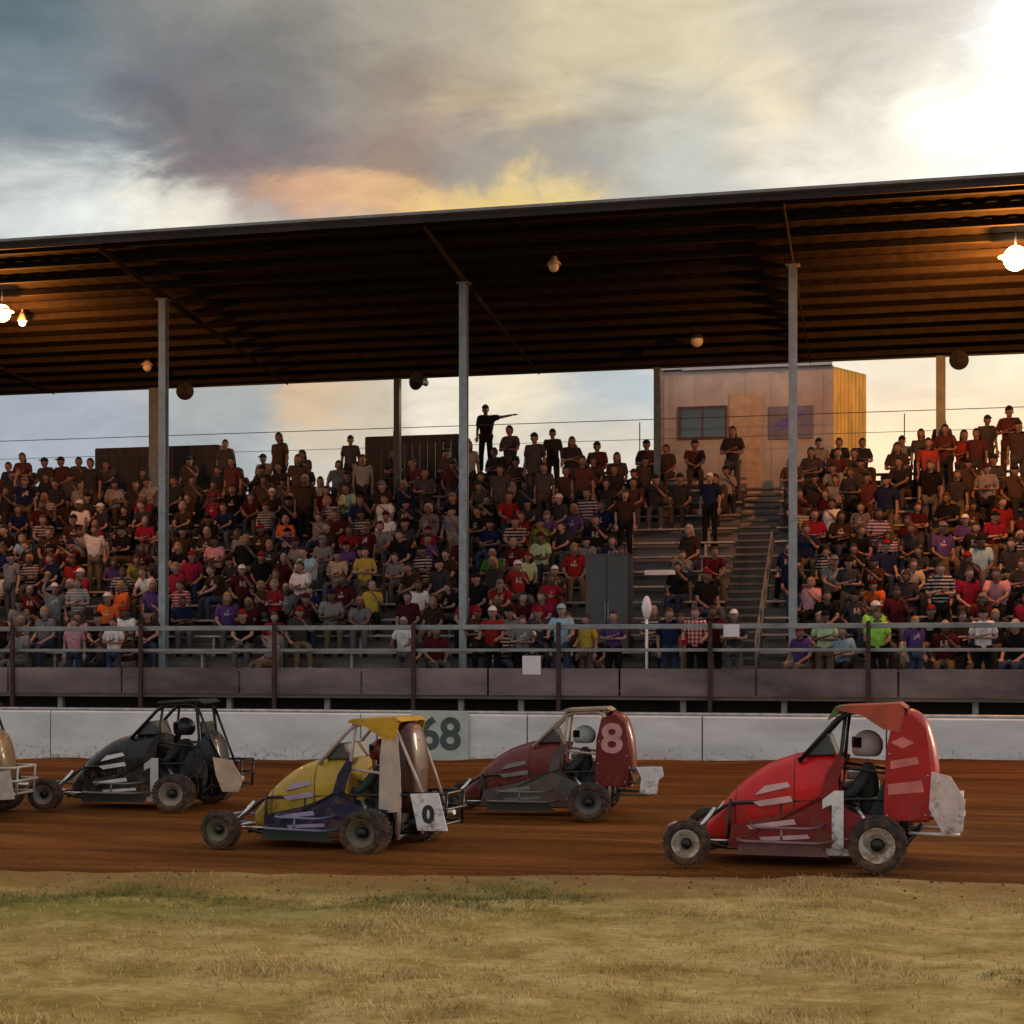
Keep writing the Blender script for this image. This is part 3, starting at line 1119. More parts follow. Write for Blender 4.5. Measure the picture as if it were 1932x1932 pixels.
def lamp(px, py, Y, label, lit=0.0, shade='pale', r=0.16, light=0.0):
    p = P(px, py, Y)
    t = empty('ceiling_lamp', (p.x, Y, p.z))
    bm = bmesh.new()
    rt = roof_z(Y) - p.z
    tube(bm, [(0, 0, 0.10), (0, 0, rt - 0.003)], 0.018)
    lathe(bm, [(0.18, 0.0), (0.18, 0.05), (0.10, 0.07), (0.02, r), (0.0, r * 1.02), (0.02, r * 0.95), (0.09, 0.06), (0.09, 0.0)], 24, 'z')
    link('shade', bm, mat('enamel shade ' + shade, (0.62, 0.58, 0.56) if shade == 'pale' else (0.05, 0.045, 0.04), 0.4), t, True)
    bm = bmesh.new()
    ellipsoid(bm, (0, 0, -0.03), (r * 0.72, r * 0.72, r * 0.75))
    link('bulb', bm, emis('sodium glow', (1.0, 0.66, 0.34), 22.0) if lit else mat('frosted bulb', (0.78, 0.74, 0.70), 0.3, var=0.05), t, True)
    if light:
        ld = bpy.data.lights.new('lamp_light', 'POINT')
        ld.energy = light
        ld.color = (1.0, 0.30, 0.035)
        ld.shadow_soft_size = 0.14
        lo = bpy.data.objects.new('lamp_light', ld)
        C.objects.link(lo)
        lo.parent = t
        lo.location = (0, 0, -0.30 - r)
    tag(t, label, 'lamp', 'lamps under the grandstand roof')
    return t


lamp(1916, 484, 30.0, 'glowing orange lamp under the roof right of the rightmost front post', 1, 'pale', 0.30, 1250)
lamp(4, 588, 30.0, 'large glowing orange lamp under the roof at the far left end', 1, 'pale', 0.24, 560)
lamp(42, 606, 31.2, 'small glowing orange lamp just beside the larger one at the left end', 1, 'pale', 0.10, 12)
lamp(278, 690, 35.4, 'unlit pale round lamp near the back roof edge by the left post', 0, 'pale', 0.15)
lamp(1045, 500, 30.0, 'unlit pale round lamp under the middle of the roof', 0, 'pale', 0.14)
lamp(1315, 640, 35.0, 'unlit dark shaded lamp above the press box window', 0, 'dark', 0.19)

# ------------------------------------------------------------------ people
M_SKIN = mat('skin', (1, 1, 1), 0.6, var=0.08, objcol=True)
M_CLOTH = mat('cloth', (1, 1, 1), 1.0, spec=0.1, var=0.35, scale=11, objcol=True, bump=0.6)
M_HAIR = mat('hair', (1, 1, 1), 0.75, var=0.25, scale=30, objcol=True)
M_EYE = mat('eye', (0.02, 0.02, 0.02), 0.3)


def skin_mesh(name, verts, edges, root=0, sub=1):
    me = bpy.data.meshes.new(name)
    bm = bmesh.new()
    lay = bm.verts.layers.skin.verify()
    vs = []
    for i, (co, r) in enumerate(verts):
        v = bm.verts.new(co)
        v[lay].radius = r if isinstance(r, tuple) else (r, r)
        v[lay].use_root = (i == root)
        vs.append(v)
    for a_, b_ in edges:
        bm.edges.new((vs[a_], vs[b_]))
    bm.to_mesh(me)
    bm.free()
    o = bpy.data.objects.new(name, me)
    C.objects.link(o)
    md = o.modifiers.new('skin', 'SKIN')
    md.use_smooth_shade = True
    if sub:
        m2 = o.modifiers.new('sub', 'SUBSURF')
        m2.levels = m2.render_levels = sub
    bpy.context.view_layer.update()
    out = bpy.data.meshes.new_from_object(o.evaluated_get(bpy.context.evaluated_depsgraph_get()))
    bpy.data.objects.remove(o)
    return out


def head_bm(bm, c, s=1.0, tilt=0.0, turn=0.0):
    M = Matrix.Translation(c) @ Matrix.Rotation(turn, 4, 'Z') @ Matrix.Rotation(tilt, 4, 'X')

    def shape(p):
        x, y, z = p
        if z < 0:
            x *= 1 - 0.28 * (-z) ** 1.3
            y *= 1 - 0.12 * (-z)
        if y < 0 and z < 0:
            y -= 0.10 * (-z)
        if y < -0.5 and abs(x) < 0.3 and -0.45 < z < 0.15:
            y -= 0.20 * (1 - abs(x) / 0.3) * (1 - abs(z + 0.2) / 0.4 * 0.8)
        return Vector((x * 0.076 * s, y * 0.098 * s, z * 0.118 * s))
    res = bmesh.ops.create_uvsphere(bm, u_segments=20, v_segments=14, radius=1)
    for v in res['verts']:
        v.co = M @ shape(v.co)
    for f in {f for v in res['verts'] for f in v.link_faces}:
        f.smooth = True
        f.material_index = 0
    for sx in (-1, 1):
        for (q, rr, mi) in (((sx * 0.030, -0.088, 0.006), (0.012, 0.008, 0.007), 1), ((sx * 0.077, 0.005, -0.01), (0.010, 0.02, 0.03), 0)):
            r2 = bmesh.ops.create_uvsphere(bm, u_segments=8, v_segments=6, radius=1)
            for v in r2['verts']:
                v.co = M @ (Vector(q) * s + Vector((v.co.x * rr[0], v.co.y * rr[1], v.co.z * rr[2])) * s)
            for f in {f for v in r2['verts'] for f in v.link_faces}:
                f.material_index = mi
    # mouth
    box(bm, -0.02 * s, 0.02 * s, -0.098 * s, -0.085 * s, -0.055 * s, -0.049 * s, 1, M)


def hand_bm(bm, wrist, d, side):
    d = Vector(d).normalized()
    up = Vector((0, 0, 1)) if abs(d.z) < 0.8 else Vector((0, -1, 0))
    s = d.cross(up).normalized() * side
    n = s.cross(d).normalized()
    w_ = Vector(wrist)
    M = Matrix((( d.x, s.x, n.x, w_.x), (d.y, s.y, n.y, w_.y), (d.z, s.z, n.z, w_.z), (0, 0, 0, 1)))
    box(bm, -0.02, 0.085, -0.038, 0.038, -0.014, 0.014, 0, M, bev=0.008)
    for k, ln in enumerate((0.062, 0.072, 0.068, 0.052)):
        yy = -0.029 + 0.0193 * k
        tube(bm, [M @ Vector((0.08, yy, 0)), M @ Vector((0.08 + ln * 0.5, yy, -0.006)), M @ Vector((0.08 + ln, yy, -0.024))], 0.0088, 6, r2=0.006)
    tube(bm, [M @ Vector((0.01, -0.035, 0)), M @ Vector((0.04, -0.062, -0.006)), M @ Vector((0.075, -0.070, -0.014))], 0.011, 6, r2=0.008)


def pose_data(kind):
    """joint positions, facing -Y; origin on the floor under the hips"""
    sit = kind.startswith('sit')
    j = {}
    if sit:
        lean = {'sit_lean': -0.20, 'sit_back': 0.05}.get(kind, -0.03)
        j['pel'] = (0, 0.06, 0.54)
        j['bel'] = (0, 0.06 + lean * 0.3, 0.72)
        j['che'] = (0, 0.06 + lean * 0.8, 0.93 - abs(lean) * 0.15)
        j['nec'] = (0, 0.05 + lean * 1.1, 1.075 - abs(lean) * 0.25)
        for s, n in ((-1, 'r'), (1, 'l')):
            kx = 0.13 if n == 'l' else 0.11
            j['hip' + n] = (s * 0.09, 0.03, 0.53)
            j['kne' + n] = (s * kx, -0.38, 0.53)
            j['ank' + n] = (s * (kx + 0.01), -0.34 if kind != 'sit_back' else -0.46, 0.10)
            j['toe' + n] = (s * (kx + 0.03), (-0.48 if kind != 'sit_back' else -0.60), 0.045)
    else:
        j['pel'] = (0, 0, 0.95)
        j['bel'] = (0, -0.01, 1.12)
        j['che'] = (0, 0, 1.32)
        j['nec'] = (0, -0.01, 1.475)
        for s, n in ((-1, 'r'), (1, 'l')):
            j['hip' + n] = (s * 0.09, 0, 0.92)
            j['kne' + n] = (s * 0.11, -0.03, 0.50)
            j['ank' + n] = (s * 0.12, 0.02, 0.09)
            j['toe' + n] = (s * 0.14, -0.13, 0.04)
    cx, cy, cz = j['che']
    for s, n in ((-1, 'r'), (1, 'l')):
        j['sho' + n] = (s * 0.165, cy, cz + 0.085)
    z = cz + 0.085

    def arm(n, e, w_):
        s = -1 if n == 'r' else 1
        j['elb' + n] = (s * e[0], cy + e[1], z + e[2])
        j['wri' + n] = (s * w_[0], cy + w_[1], z + w_[2])
    arms = {
        'sit_rest': (((0.22, -0.05, -0.27), (0.15, -0.28, -0.39)), ((0.22, -0.03, -0.27), (0.12, -0.27, -0.40))),
        'sit_lean': (((0.20, -0.14, -0.22), (0.06, -0.30, -0.30)), ((0.20, -0.14, -0.22), (0.05, -0.31, -0.32))),
        'sit_crossed': (((0.24, -0.06, -0.25), (-0.02, -0.19, -0.22)), ((0.24, -0.06, -0.24), (0.02, -0.17, -0.27))),
        'sit_point': (((0.24, -0.05, -0.26), (0.14, -0.27, -0.38)), ((0.24, -0.18, -0.10), (0.12, -0.34, 0.06))),
        'sit_back': (((0.26, 0.06, -0.25), (0.20, -0.16, -0.38)), ((0.22, -0.10, -0.20), (0.06, -0.20, -0.02))),
        'stand_rest': (((0.22, 0.02, -0.28), (0.21, -0.06, -0.52)), ((0.22, 0.03, -0.28), (0.23, -0.04, -0.52))),
        'stand_crossed': (((0.25, -0.05, -0.26), (-0.02, -0.19, -0.20)), ((0.25, -0.06, -0.25), (0.03, -0.17, -0.25))),
        'stand_rail': (((0.24, -0.10, -0.24), (0.20, -0.34, -0.30)), ((0.24, -0.10, -0.24), (0.19, -0.34, -0.30))),
        'stand_up': (((0.26, -0.08, 0.14), (0.20, -0.14, 0.38)), ((0.24, 0.0, -0.26), (0.26, -0.10, -0.48))),
        'stand_out': (((0.22, 0.02, -0.28), (0.20, -0.10, -0.50)), ((0.42, 0.0, 0.02), (0.68, 0.0, 0.06))),
    }[kind]
    arm('r', *arms[0])
    arm('l', *arms[1])
    return j


def build_person(kind):
    j = pose_data(kind)
    k = {n: i for i, n in enumerate(['pel', 'bel', 'che', 'nec', 'hipl', 'knel', 'ankl', 'toel', 'hipr', 'kner', 'ankr', 'toer', 'shol', 'elbl', 'wril', 'shor', 'elbr', 'wrir'])}
    rad = {'pel': (0.13, 0.10), 'bel': (0.125, 0.10), 'che': (0.145, 0.105), 'nec': 0.052, 'hip': 0.085, 'kne': 0.056, 'ank': 0.04, 'toe': 0.036, 'sho': 0.056, 'elb': 0.04, 'wri': 0.026}
    names = list(k)
    E = [('pel', 'bel'), ('bel', 'che'), ('che', 'nec')]
    for s in 'lr':
        E += [('pel', 'hip' + s), ('hip' + s, 'kne' + s), ('kne' + s, 'ank' + s), ('ank' + s, 'toe' + s), ('che', 'sho' + s), ('sho' + s, 'elb' + s), ('elb' + s, 'wri' + s)]

    def rr(n):
        return rad[n if n in rad else n[:3]]
    body = skin_mesh('body', [(j[n], rr(n)) for n in names], [(k[a_], k[b_]) for a_, b_ in E])
    bm = bmesh.new()
    bm.from_mesh(body)
    for f in bm.faces:
        f.material_index = 0
        f.smooth = True
    nk = Vector(j['nec'])
    hc = nk + Vector((0, -0.025, 0.135))
    head_bm(bm, hc, 1.04, 0.0)
    tube(bm, [nk - Vector((0, 0, 0.03)), hc - Vector((0, -0.01, 0.03))], 0.052, 10)
    for s, sd_ in (('l', 1), ('r', -1)):
        e, wv = Vector(j['elb' + s]), Vector(j['wri' + s])
        hand_bm(bm, wv, wv - e, sd_)
    bm.to_mesh(body)
    bm.free()
    body.materials.clear()
    body.materials.append(M_SKIN)
    body.materials.append(M_EYE)

    def part(nm, sel, ed, grow, m, stops=None):
        ids = {n: i for i, n in enumerate(sel)}
        vv = []
        for n in sel:
            r0 = rr(n)
            r0 = r0 if isinstance(r0, tuple) else (r0, r0)
            co = j[n]
            if stops and n in stops:
                b_, t_ = stops[n]
                co = tuple(Vector(j[b_]).lerp(Vector(j[n]), t_))
            g_ = grow + (0.02 if nm == 'shirt' and n in ('che', 'shol', 'shor', 'bel') else 0.0)
            if nm == 'shirt' and n == 'nec':
                g_ = 0.03
            vv.append((co, (r0[0] + g_, r0[1] + g_)))
        me = skin_mesh(nm, vv, [(ids[a_], ids[b_]) for a_, b_ in ed])
        me.materials.clear()
        me.materials.append(m)
        return me
    M_SH = mat('shirt cloth', (1, 1, 1), 1.0, spec=0.1, var=0.35, scale=11, objcol=True, bump=0.6, print_=True)
    shirt = part('shirt', ['bel', 'pel', 'che', 'shol', 'elbl', 'shor', 'elbr', 'nec'], [('pel', 'bel'), ('bel', 'che'), ('che', 'nec'), ('che', 'shol'), ('shol', 'elbl'), ('che', 'shor'), ('shor', 'elbr')], 0.022, M_SH, {'elbl': ('shol', 0.8), 'elbr': ('shor', 0.8), 'nec': ('che', 0.72)})
    trou = part('trousers', ['pel', 'hipl', 'knel', 'ankl', 'hipr', 'kner', 'ankr'], [('pel', 'hipl'), ('hipl', 'knel'), ('knel', 'ankl'), ('pel', 'hipr'), ('hipr', 'kner'), ('kner', 'ankr')], 0.016, M_CLOTH)
    shoes = []
    for s in 'lr':
        bm = bmesh.new()
        a_, t_ = Vector(j['ank' + s]), Vector(j['toe' + s])
        d = (t_ - a_)
        box(bm, a_.x - 0.048, a_.x + 0.048, t_.y - 0.05, a_.y + 0.06, t_.z - 0.042, t_.z + 0.05, bev=0.02)
        shoe = bpy.data.meshes.new('shoe')
        bm.to_mesh(shoe)
        bm.free()
        shoe.materials.append(M_CLOTH)
        shoes.append(shoe)
    return {'body': body, 'shirt': shirt, 'trousers': trou, 'shoe0': shoes[0], 'shoe1': shoes[1], 'hc': hc}


def hair_mesh(kind):
    bm = bmesh.new()
    if kind == 'cap':
        r = bmesh.ops.create_uvsphere(bm, u_segments=18, v_segments=12, radius=1)
        for v in r['verts']:
            if v.co.z < 0.0:
                v.co.z = 0.0
            v.co = Vector((v.co.x * 0.088, v.co.y * 0.112, 0.03 + v.co.z * 0.105))
        prism(bm, [(-0.07, -0.085), (-0.06, -0.16), (-0.02, -0.19), (0.02, -0.19), (0.06, -0.16), (0.07, -0.085)], 'z', 0.036, 0.046)
    else:
        def fn(p):
            x, y, z = p
            lim = -0.05 if y < 0.1 else (-0.55 if kind == 'short' else -2.0)
            if y < -0.35:
                lim = 0.42
            if z < lim:
                z = lim
            if kind == 'long' and y >= 0.1 and p.z < -0.1:
                return Vector((x * 1.05 + 0.0, 0.55 + 0.3 * y, p.z * 2.1))
            return Vector((x, y, z))
        r = bmesh.ops.create_uvsphere(bm, u_segments=18, v_segments=12, radius=1)
        for v in r['verts']:
            q = fn(v.co.copy())
            v.co = Vector((q.x * 0.088, 0.004 + q.y * 0.110, 0.006 + q.z * 0.128))
    for f in bm.faces:
        f.smooth = True
    me = bpy.data.meshes.new(kind)
    bm.to_mesh(me)
    bm.free()
    me.materials.append(M_CLOTH if kind == 'cap' else M_HAIR)
    return me


KINDS = ['sit_rest', 'sit_lean', 'sit_crossed', 'sit_point', 'sit_back', 'stand_rest', 'stand_crossed', 'stand_rail', 'stand_up', 'stand_out']
PROT = {k: build_person(k) for k in KINDS}
HAIR = {k: hair_mesh(k) for k in ('short', 'long', 'cap')}

SKINS = [(0.27, 0.16, 0.13), (0.21, 0.12, 0.09), (0.32, 0.20, 0.17), (0.12, 0.065, 0.045)]
HAIRC = {'black': (0.012, 0.010, 0.009), 'brown': (0.06, 0.03, 0.015), 'grey': (0.30, 0.28, 0.27), 'fair': (0.30, 0.19, 0.08)}
SHIRT = {'black': (0.012, 0.011, 0.012), 'dark maroon': (0.07, 0.010, 0.014), 'charcoal': (0.04, 0.038, 0.042), 'navy': (0.014, 0.02, 0.06),
         'red': (0.24, 0.018, 0.018), 'white': (0.74, 0.70, 0.70), 'grey': (0.19, 0.18, 0.19), 'lime green': (0.33, 0.75, 0.09), 'pale green': (0.42, 0.55, 0.34),
         'olive': (0.17, 0.17, 0.03), 'orange': (0.62, 0.13, 0.03), 'beige': (0.50, 0.38, 0.26), 'mustard yellow': (0.46, 0.32, 0.05), 'light blue': (0.30, 0.48, 0.60),
         'purple': (0.09, 0.05, 0.18), 'pink': (0.55, 0.26, 0.30), 'dark brown': (0.045, 0.025, 0.016), 'dark green': (0.03, 0.12, 0.03), 'crimson': (0.25, 0.015, 0.04)}
TROU = {'blue jeans': (0.04, 0.055, 0.10), 'black trousers': (0.012, 0.012, 0.013), 'khaki trousers': (0.12, 0.09, 0.055), 'grey trousers': (0.10, 0.10, 0.105)}
rp = random.Random(21)
DARK = ['black'] * 7 + ['dark maroon'] * 6 + ['charcoal'] * 6 + ['dark brown'] * 5 + ['navy'] * 2 + ['crimson'] * 1 + ['grey'] * 2 + ['purple']
MIXD = ['black'] * 4 + ['dark maroon'] * 4 + ['charcoal'] * 4 + ['dark brown'] * 3 + ['navy'] * 2 + ['red'] * 2 + ['grey'] * 4 + ['white'] * 4 + ['crimson', 'beige', 'purple', 'light blue', 'pink', 'olive']
PATCH = [  # photo region centre, radius -> shirt
    (725, 985, 30, 'white'), (650, 940, 26, 'pale green'), (640, 1085, 30, 'beige'), (688, 1105, 24, 'mustard yellow'), (590, 1025, 26, 'grey'),
    (945, 1050, 24, 'dark green'), (1000, 1045, 26, 'pale green'), (980, 1110, 40, 'red'), (1040, 1130, 26, 'crimson'), (350, 1105, 36, 'crimson'),
    (215, 1130, 30, 'orange'), (225, 1165, 26, 'white'), (160, 975, 24, 'white'), (420, 1010, 22, 'white'), (340, 995, 20, 'grey'), (1400, 945, 34, 'olive'), (1280, 940, 26, 'grey'),
    (1665, 1105, 26, 'orange'), (1655, 1175, 20, 'lime green'), (1560, 1190, 24, 'pale green'), (1800, 1100, 30, 'crimson'), (1850, 1040, 26, 'light blue'), (1790, 1060, 24, 'purple'),
    (1905, 960, 26, 'red'), (1900, 1090, 24, 'pink'), (1700, 1080, 20, 'beige'), (1640, 1035, 20, 'pale green'), (1590, 1150, 26, 'navy'), (1540, 1110, 22, 'pink'),
    (60, 1170, 40, 'grey'), (140, 1180, 26, 'pink'), (1850, 1175, 22, 'white'), (630, 1180, 16, 'white'), (540, 1175, 22, 'crimson'),
    (960, 970, 26, 'red'), (120, 1110, 22, 'navy'), (520, 990, 26, 'orange'), (580, 1120, 22, 'navy'),
]
ORD = ['first', 'second', 'third', 'fourth', 'fifth', 'sixth', 'seventh', 'eighth', 'ninth', 'tenth', 'eleventh', 'twelfth', 'thirteenth']
POSTPX = [312, 875, 1493]


def person(loc, kind, shirt, trou, hair, hc, rz=0.0, scale=1.0, cat='person', group=None, label=None):
    pr = PROT[kind]
    t = bpy.data.objects.new('person', pr['body'])
    C.objects.link(t)
    t.location = loc
    t.rotation_euler = (0, 0, rz)
    t.scale = (scale, scale, scale)
    t.color = (*rp.choice(SKINS), 1)
    for nm, c in (('shirt', SHIRT[shirt]), ('trousers', TROU[trou]), ('shoe0', (0.03, 0.03, 0.03)), ('shoe1', (0.03, 0.03, 0.03))):
        o_ = bpy.data.objects.new(nm.rstrip('01'), pr[nm])
        C.objects.link(o_)
        o_.parent = t
        g = rp.uniform(0.85, 1.15)
        o_.color = (*[min(1, x * g) for x in c], 1)
    o_ = bpy.data.objects.new('cap' if hair == 'cap' else 'hair', HAIR[hair])
    C.objects.link(o_)
    o_.parent = t
    o_.location = pr['hc']
    o_.color = (*hc, 1)
    tag(t, label, cat, group)
    return t


def blocked(px, py):
    if px > 1715 and py < 960:
        return 0.0
    if 1190 < px < 1478 and 925 < py < 1140:
        return 0.66
    if 1100 < px < 1190 and 1040 < py < 1150:
        return 1.0
    if 1340 < px < 1480 and py < 925:
        return 0.35
    if 318 < px < 745 and py > 1150:
        return 0.90
    if 745 < px < 900 and py > 1140:
        return 0.75
    if 180 < px < 415 and py < 905:
        return 0.8
    if 690 < px < 880 and py < 900:
        return 0.35
    if 1230 < px < 1560 and py < 905:
        return 0.55
    if 1080 < px < 1500 and py > 1120:
        return 0.55
    return 0.05


cand = []
for r in range(NR):
    y = ROW_Y0 + RUN * r + 0.06
    z = Z0 + RISE * r
    x = XL + rp.uniform(0, 0.5)
    while x < XR:
        x += rp.choice([0.50, 0.52, 0.56, 0.60, 0.72, 0.95]) * (0.92 if r > 9 else 1.05)
        px, py = proj((x, y, z + 1.2))
        if px < -35 or px > 1967:
            continue
        if abs(x - AISLE_X) < 0.62:
            continue
        if rp.random() < blocked(px, py):
            continue
        cand.append((r, x, y, z, px, py))
# the 300 that show largest stand as individuals; what is left reads as one mass at the back
cand.sort(key=lambda c: c[0])
NIND = 286
ind, rest = cand[:NIND], cand[NIND:]
used = {}
counts = {}


def choose(px, py, r):
    for (qx, qy, qr, s) in PATCH:
        if abs(px - qx) < qr and abs(py + 18 - qy) < max(16, qr * 0.75):
            return s
    if r >= 9:
        return rp.choice(DARK)
    return rp.choice(MIXD if rp.random() < 0.45 else DARK)


def pickhair():
    h = rp.choices(['short', 'long', 'cap'], [5, 2, 4])[0]
    if h == 'cap':
        cn = rp.choice(['black', 'white', 'red', 'navy', 'grey', 'dark maroon', 'black'])
        return h, cn + ' cap', SHIRT[cn]
    cn = rp.choice(['black', 'brown', 'brown', 'grey', 'fair', 'black'])
    return h, ('long ' if h == 'long' else '') + cn + ' hair', HAIRC[cn]


infos = []
for (r, x, y, z, px, py) in ind:
    top_right = px > 1720 and r >= 9
    st = rp.random() < (0.55 if top_right else 0.04)
    kind = rp.choice(['stand_rest', 'stand_crossed', 'stand_rest', 'stand_crossed', 'stand_up']) if st else rp.choices(['sit_rest', 'sit_lean', 'sit_crossed', 'sit_point', 'sit_back'], [4, 3, 3, 1, 2])[0]
    sh_ = choose(px, py, r)
    h, hn, hcx = pickhair()
    tr = rp.choice(list(TROU))
    yy = y + (-0.30 if st else 0)
    infos.append(dict(r=r, loc=(x, yy, z), kind=kind, shirt=sh_, hair=h, hn=hn, hc=hcx, tr=tr, px=px))


def where(px):
    if px < POSTPX[0]:
        return 'left of the leftmost front post', 0
    if px < POSTPX[1]:
        return 'between leftmost and middle posts', 1
    if px < POSTPX[2]:
        return 'between middle and rightmost posts', 2
    return 'right of the rightmost post', 3


for i in infos:
    i['w'] = where(i['px'])
keyed = {}
for i in sorted(infos, key=lambda q: q['px']):
    verb = 'standing' if i['kind'].startswith('stand') else 'seated'
    i['verb'] = verb
    base = (i['shirt'], i['hn'], verb, i['r'], i['w'][1])
    keyed.setdefault(base, []).append(i)
for base, lst in keyed.items():
    for n_, i in enumerate(lst):
        pre = '' if len(lst) == 1 else ORD[n_] + ' '
        i['label'] = f"{pre}{i['verb']} {ORD[i['r']]}-row spectator, {i['shirt']} shirt, {i['hn']}, {i['w'][0]}"
for i in infos:
    person(i['loc'], i['kind'], i['shirt'], i['tr'], i['hair'], i['hc'], rp.uniform(-0.65, 0.65), rp.uniform(0.88, 1.06), group='spectators on the grandstand benches', label=i['label'])
print('individuals', len(infos), 'mass', len(rest))

# the remaining back-row spectators as one crowd
if rest:
    bm = bmesh.new()
    cm = [mat('crowd skin', (0.24, 0.135, 0.10), 0.7), M_EYE, mat('crowd black', (0.014, 0.012, 0.013), 0.9), mat('crowd maroon', (0.07, 0.014, 0.016), 0.9), mat('crowd charcoal', (0.045, 0.04, 0.042), 0.9),
          mat('crowd brown', (0.05, 0.028, 0.018), 0.9), mat('crowd grey', (0.22, 0.21, 0.21), 0.9), mat('crowd red', (0.26, 0.03, 0.025), 0.9)]

    def put(me, M, remap):
        n0 = len(bm.verts)
        f0 = len(bm.faces)
        bm.from_mesh(me)
        bm.verts.ensure_lookup_table()
        bm.faces.ensure_lookup_table()
        for v in bm.verts[n0:]:
            v.co = M @ v.co
        for f in bm.faces[f0:]:
            f.material_index = remap(f.material_index)
            f.smooth = True
    for (r, x, y, z, px, py) in rest:
        right = px > 1715
        st = rp.random() < ((0.9 if r >= NR - 2 else 0.35) if right else 0.14)
        kind = rp.choice(['stand_rest', 'stand_crossed', 'stand_rest', 'stand_crossed', 'stand_crossed', 'stand_rest']) if st else rp.choice(['sit_rest', 'sit_lean', 'sit_crossed', 'sit_back'])
        M = Matrix.Translation((x, y - (0.3 if st else 0), z)) @ Matrix.Rotation(rp.uniform(-0.4, 0.4), 4, 'Z') @ Matrix.Scale(rp.uniform(0.92, 1.06), 4)
        pr = PROT[kind]
        put(pr['body'], M, lambda m_: m_)
        c1 = rp.choice([2, 2, 3, 3, 4, 4, 5, 5, 6, 7] if right else [2, 2, 2, 3, 4, 4, 5, 5, 6])
        c2_ = rp.choice([2, 4, 5])
        put(pr['shirt'], M, lambda m_: c1)
        put(pr['trousers'], M, lambda m_: c2_)
        put(HAIR[rp.choice(['short', 'long', 'cap'])], M @ Matrix.Translation(pr['hc']), lambda m_: rp.choice([2]) if True else 0)
    tag(link('crowd', bm, cm), 'packed dark-clothed spectators on the topmost rows of the grandstand', 'crowd', kind='stuff')

# people and things on the front walkway
WG = 'people standing on the front walkway'
wy = DECK_Y + 0.55


def walk(px, kind, shirt, trou, hair, hcn, label, y=wy, rz=0.0, sc=1.0, zz=Z0 - 0.03):
    p = P(px, 1235, y)
    hc_ = SHIRT[hcn] if hair == 'cap' else HAIRC[hcn]
    return person((p.x, y, zz), kind, shirt, trou, hair, hc_, rz, sc, group=WG, label=label)


walk(930, 'stand_rail', 'red', 'black trousers', 'cap', 'white', 'person in red shirt and white cap leaning on the front rail', sc=0.95)
walk(985, 'stand_crossed', 'grey', 'black trousers', 'short', 'brown', 'person in grey shirt standing beside the one in red and white cap', sc=0.85, rz=0.4)
walk(1060, 'stand_rail', 'light blue', 'blue jeans', 'cap', 'light blue', 'person in light blue shirt and blue cap at the front rail', sc=0.97)
walk(1108, 'stand_rest', 'mustard yellow', 'khaki trousers', 'short', 'black', 'person in mustard yellow shirt on the front walkway', sc=0.86, rz=-0.5)
walk(1158, 'stand_crossed', 'purple', 'black trousers', 'short', 'black', 'person in purple shirt next to the white pole', sc=0.9, y=wy + 0.1)
walk(1262, 'stand_rest', 'navy', 'blue jeans', 'short', 'brown', 'person in navy shirt between white pole and plaid shirt', sc=0.92, rz=0.3)
pl = walk(1312, 'stand_rail', 'red', 'black trousers', 'short', 'brown', 'person in red and white plaid shirt on the front walkway', sc=0.93)
walk(1385, 'stand_crossed', 'charcoal', 'grey trousers', 'cap', 'white', 'person in charcoal shirt and white cap at the foot of the stair', sc=0.9)
walk(1655, 'stand_rail', 'lime green', 'black trousers', 'short', 'black', 'person in bright lime green shirt behind the front rail', sc=0.90)
walk(1556, 'stand_crossed', 'pale green', 'khaki trousers', 'cap', 'black', 'person in pale green shirt and black cap right of the rightmost post', sc=0.88)
walk(1725, 'stand_rest', 'purple', 'blue jeans', 'short', 'fair', 'fair haired person in purple shirt right of the lime green shirt', sc=0.82, rz=0.5)
walk(1855, 'stand_crossed', 'white', 'black trousers', 'cap', 'black', 'person in white shirt and black cap near the right end of the walkway', sc=0.90)
walk(215, 'stand_crossed', 'white', 'blue jeans', 'short', 'black', 'black haired person in white shirt on the walkway left of the post', sc=0.85)
walk(140, 'stand_rest', 'pink', 'blue jeans', 'long', 'brown', 'person in pink shirt with long brown hair on the walkway', sc=0.85, rz=0.3)
walk(762, 'stand_rail', 'white', 'grey trousers', 'short', 'grey', 'grey haired person in white shirt on the walkway left of the middle post', sc=0.84)
walk(1345, 'stand_rest', 'dark maroon', 'black trousers', 'short', 'black', 'person in dark maroon shirt just right of the plaid shirt', sc=0.95, y=wy + 0.25)
# plaid on its shirt
pm = bpy.data.materials.new('plaid')
pm.use_nodes = True
tt = pm.node_tree
bb = tt.nodes['Principled BSDF']
bb.inputs['Roughness'].default_value = 0.9
tcn = tt.nodes.new('ShaderNodeTexCoord')
outs = []
for dr in ('X', 'Z'):
    wv = tt.nodes.new('ShaderNodeTexWave')
    wv.bands_direction = dr
    wv.inputs['Scale'].default_value = 4.0
    tt.links.new(tcn.outputs['Object'], wv.inputs['Vector'])
    outs.append(wv.outputs['Fac'])
mu = tt.nodes.new('ShaderNodeMath')
mu.operation = 'ADD'
tt.links.new(outs[0], mu.inputs[0])
tt.links.new(outs[1], mu.inputs[1])
rmp = tt.nodes.new('ShaderNodeValToRGB')
rmp.color_ramp.elements[0].position = 0.35
rmp.color_ramp.elements[0].color = (0.25, 0.02, 0.02, 1)
rmp.color_ramp.elements[1].position = 0.85
rmp.color_ramp.elements[1].color = (0.60, 0.42, 0.38, 1)
sc_ = tt.nodes.new('ShaderNodeMath')
sc_.operation = 'MULTIPLY'
sc_.inputs[1].default_value = 0.5
tt.links.new(mu.outputs[0], sc_.inputs[0])
tt.links.new(sc_.outputs[0], rmp.inputs[0])
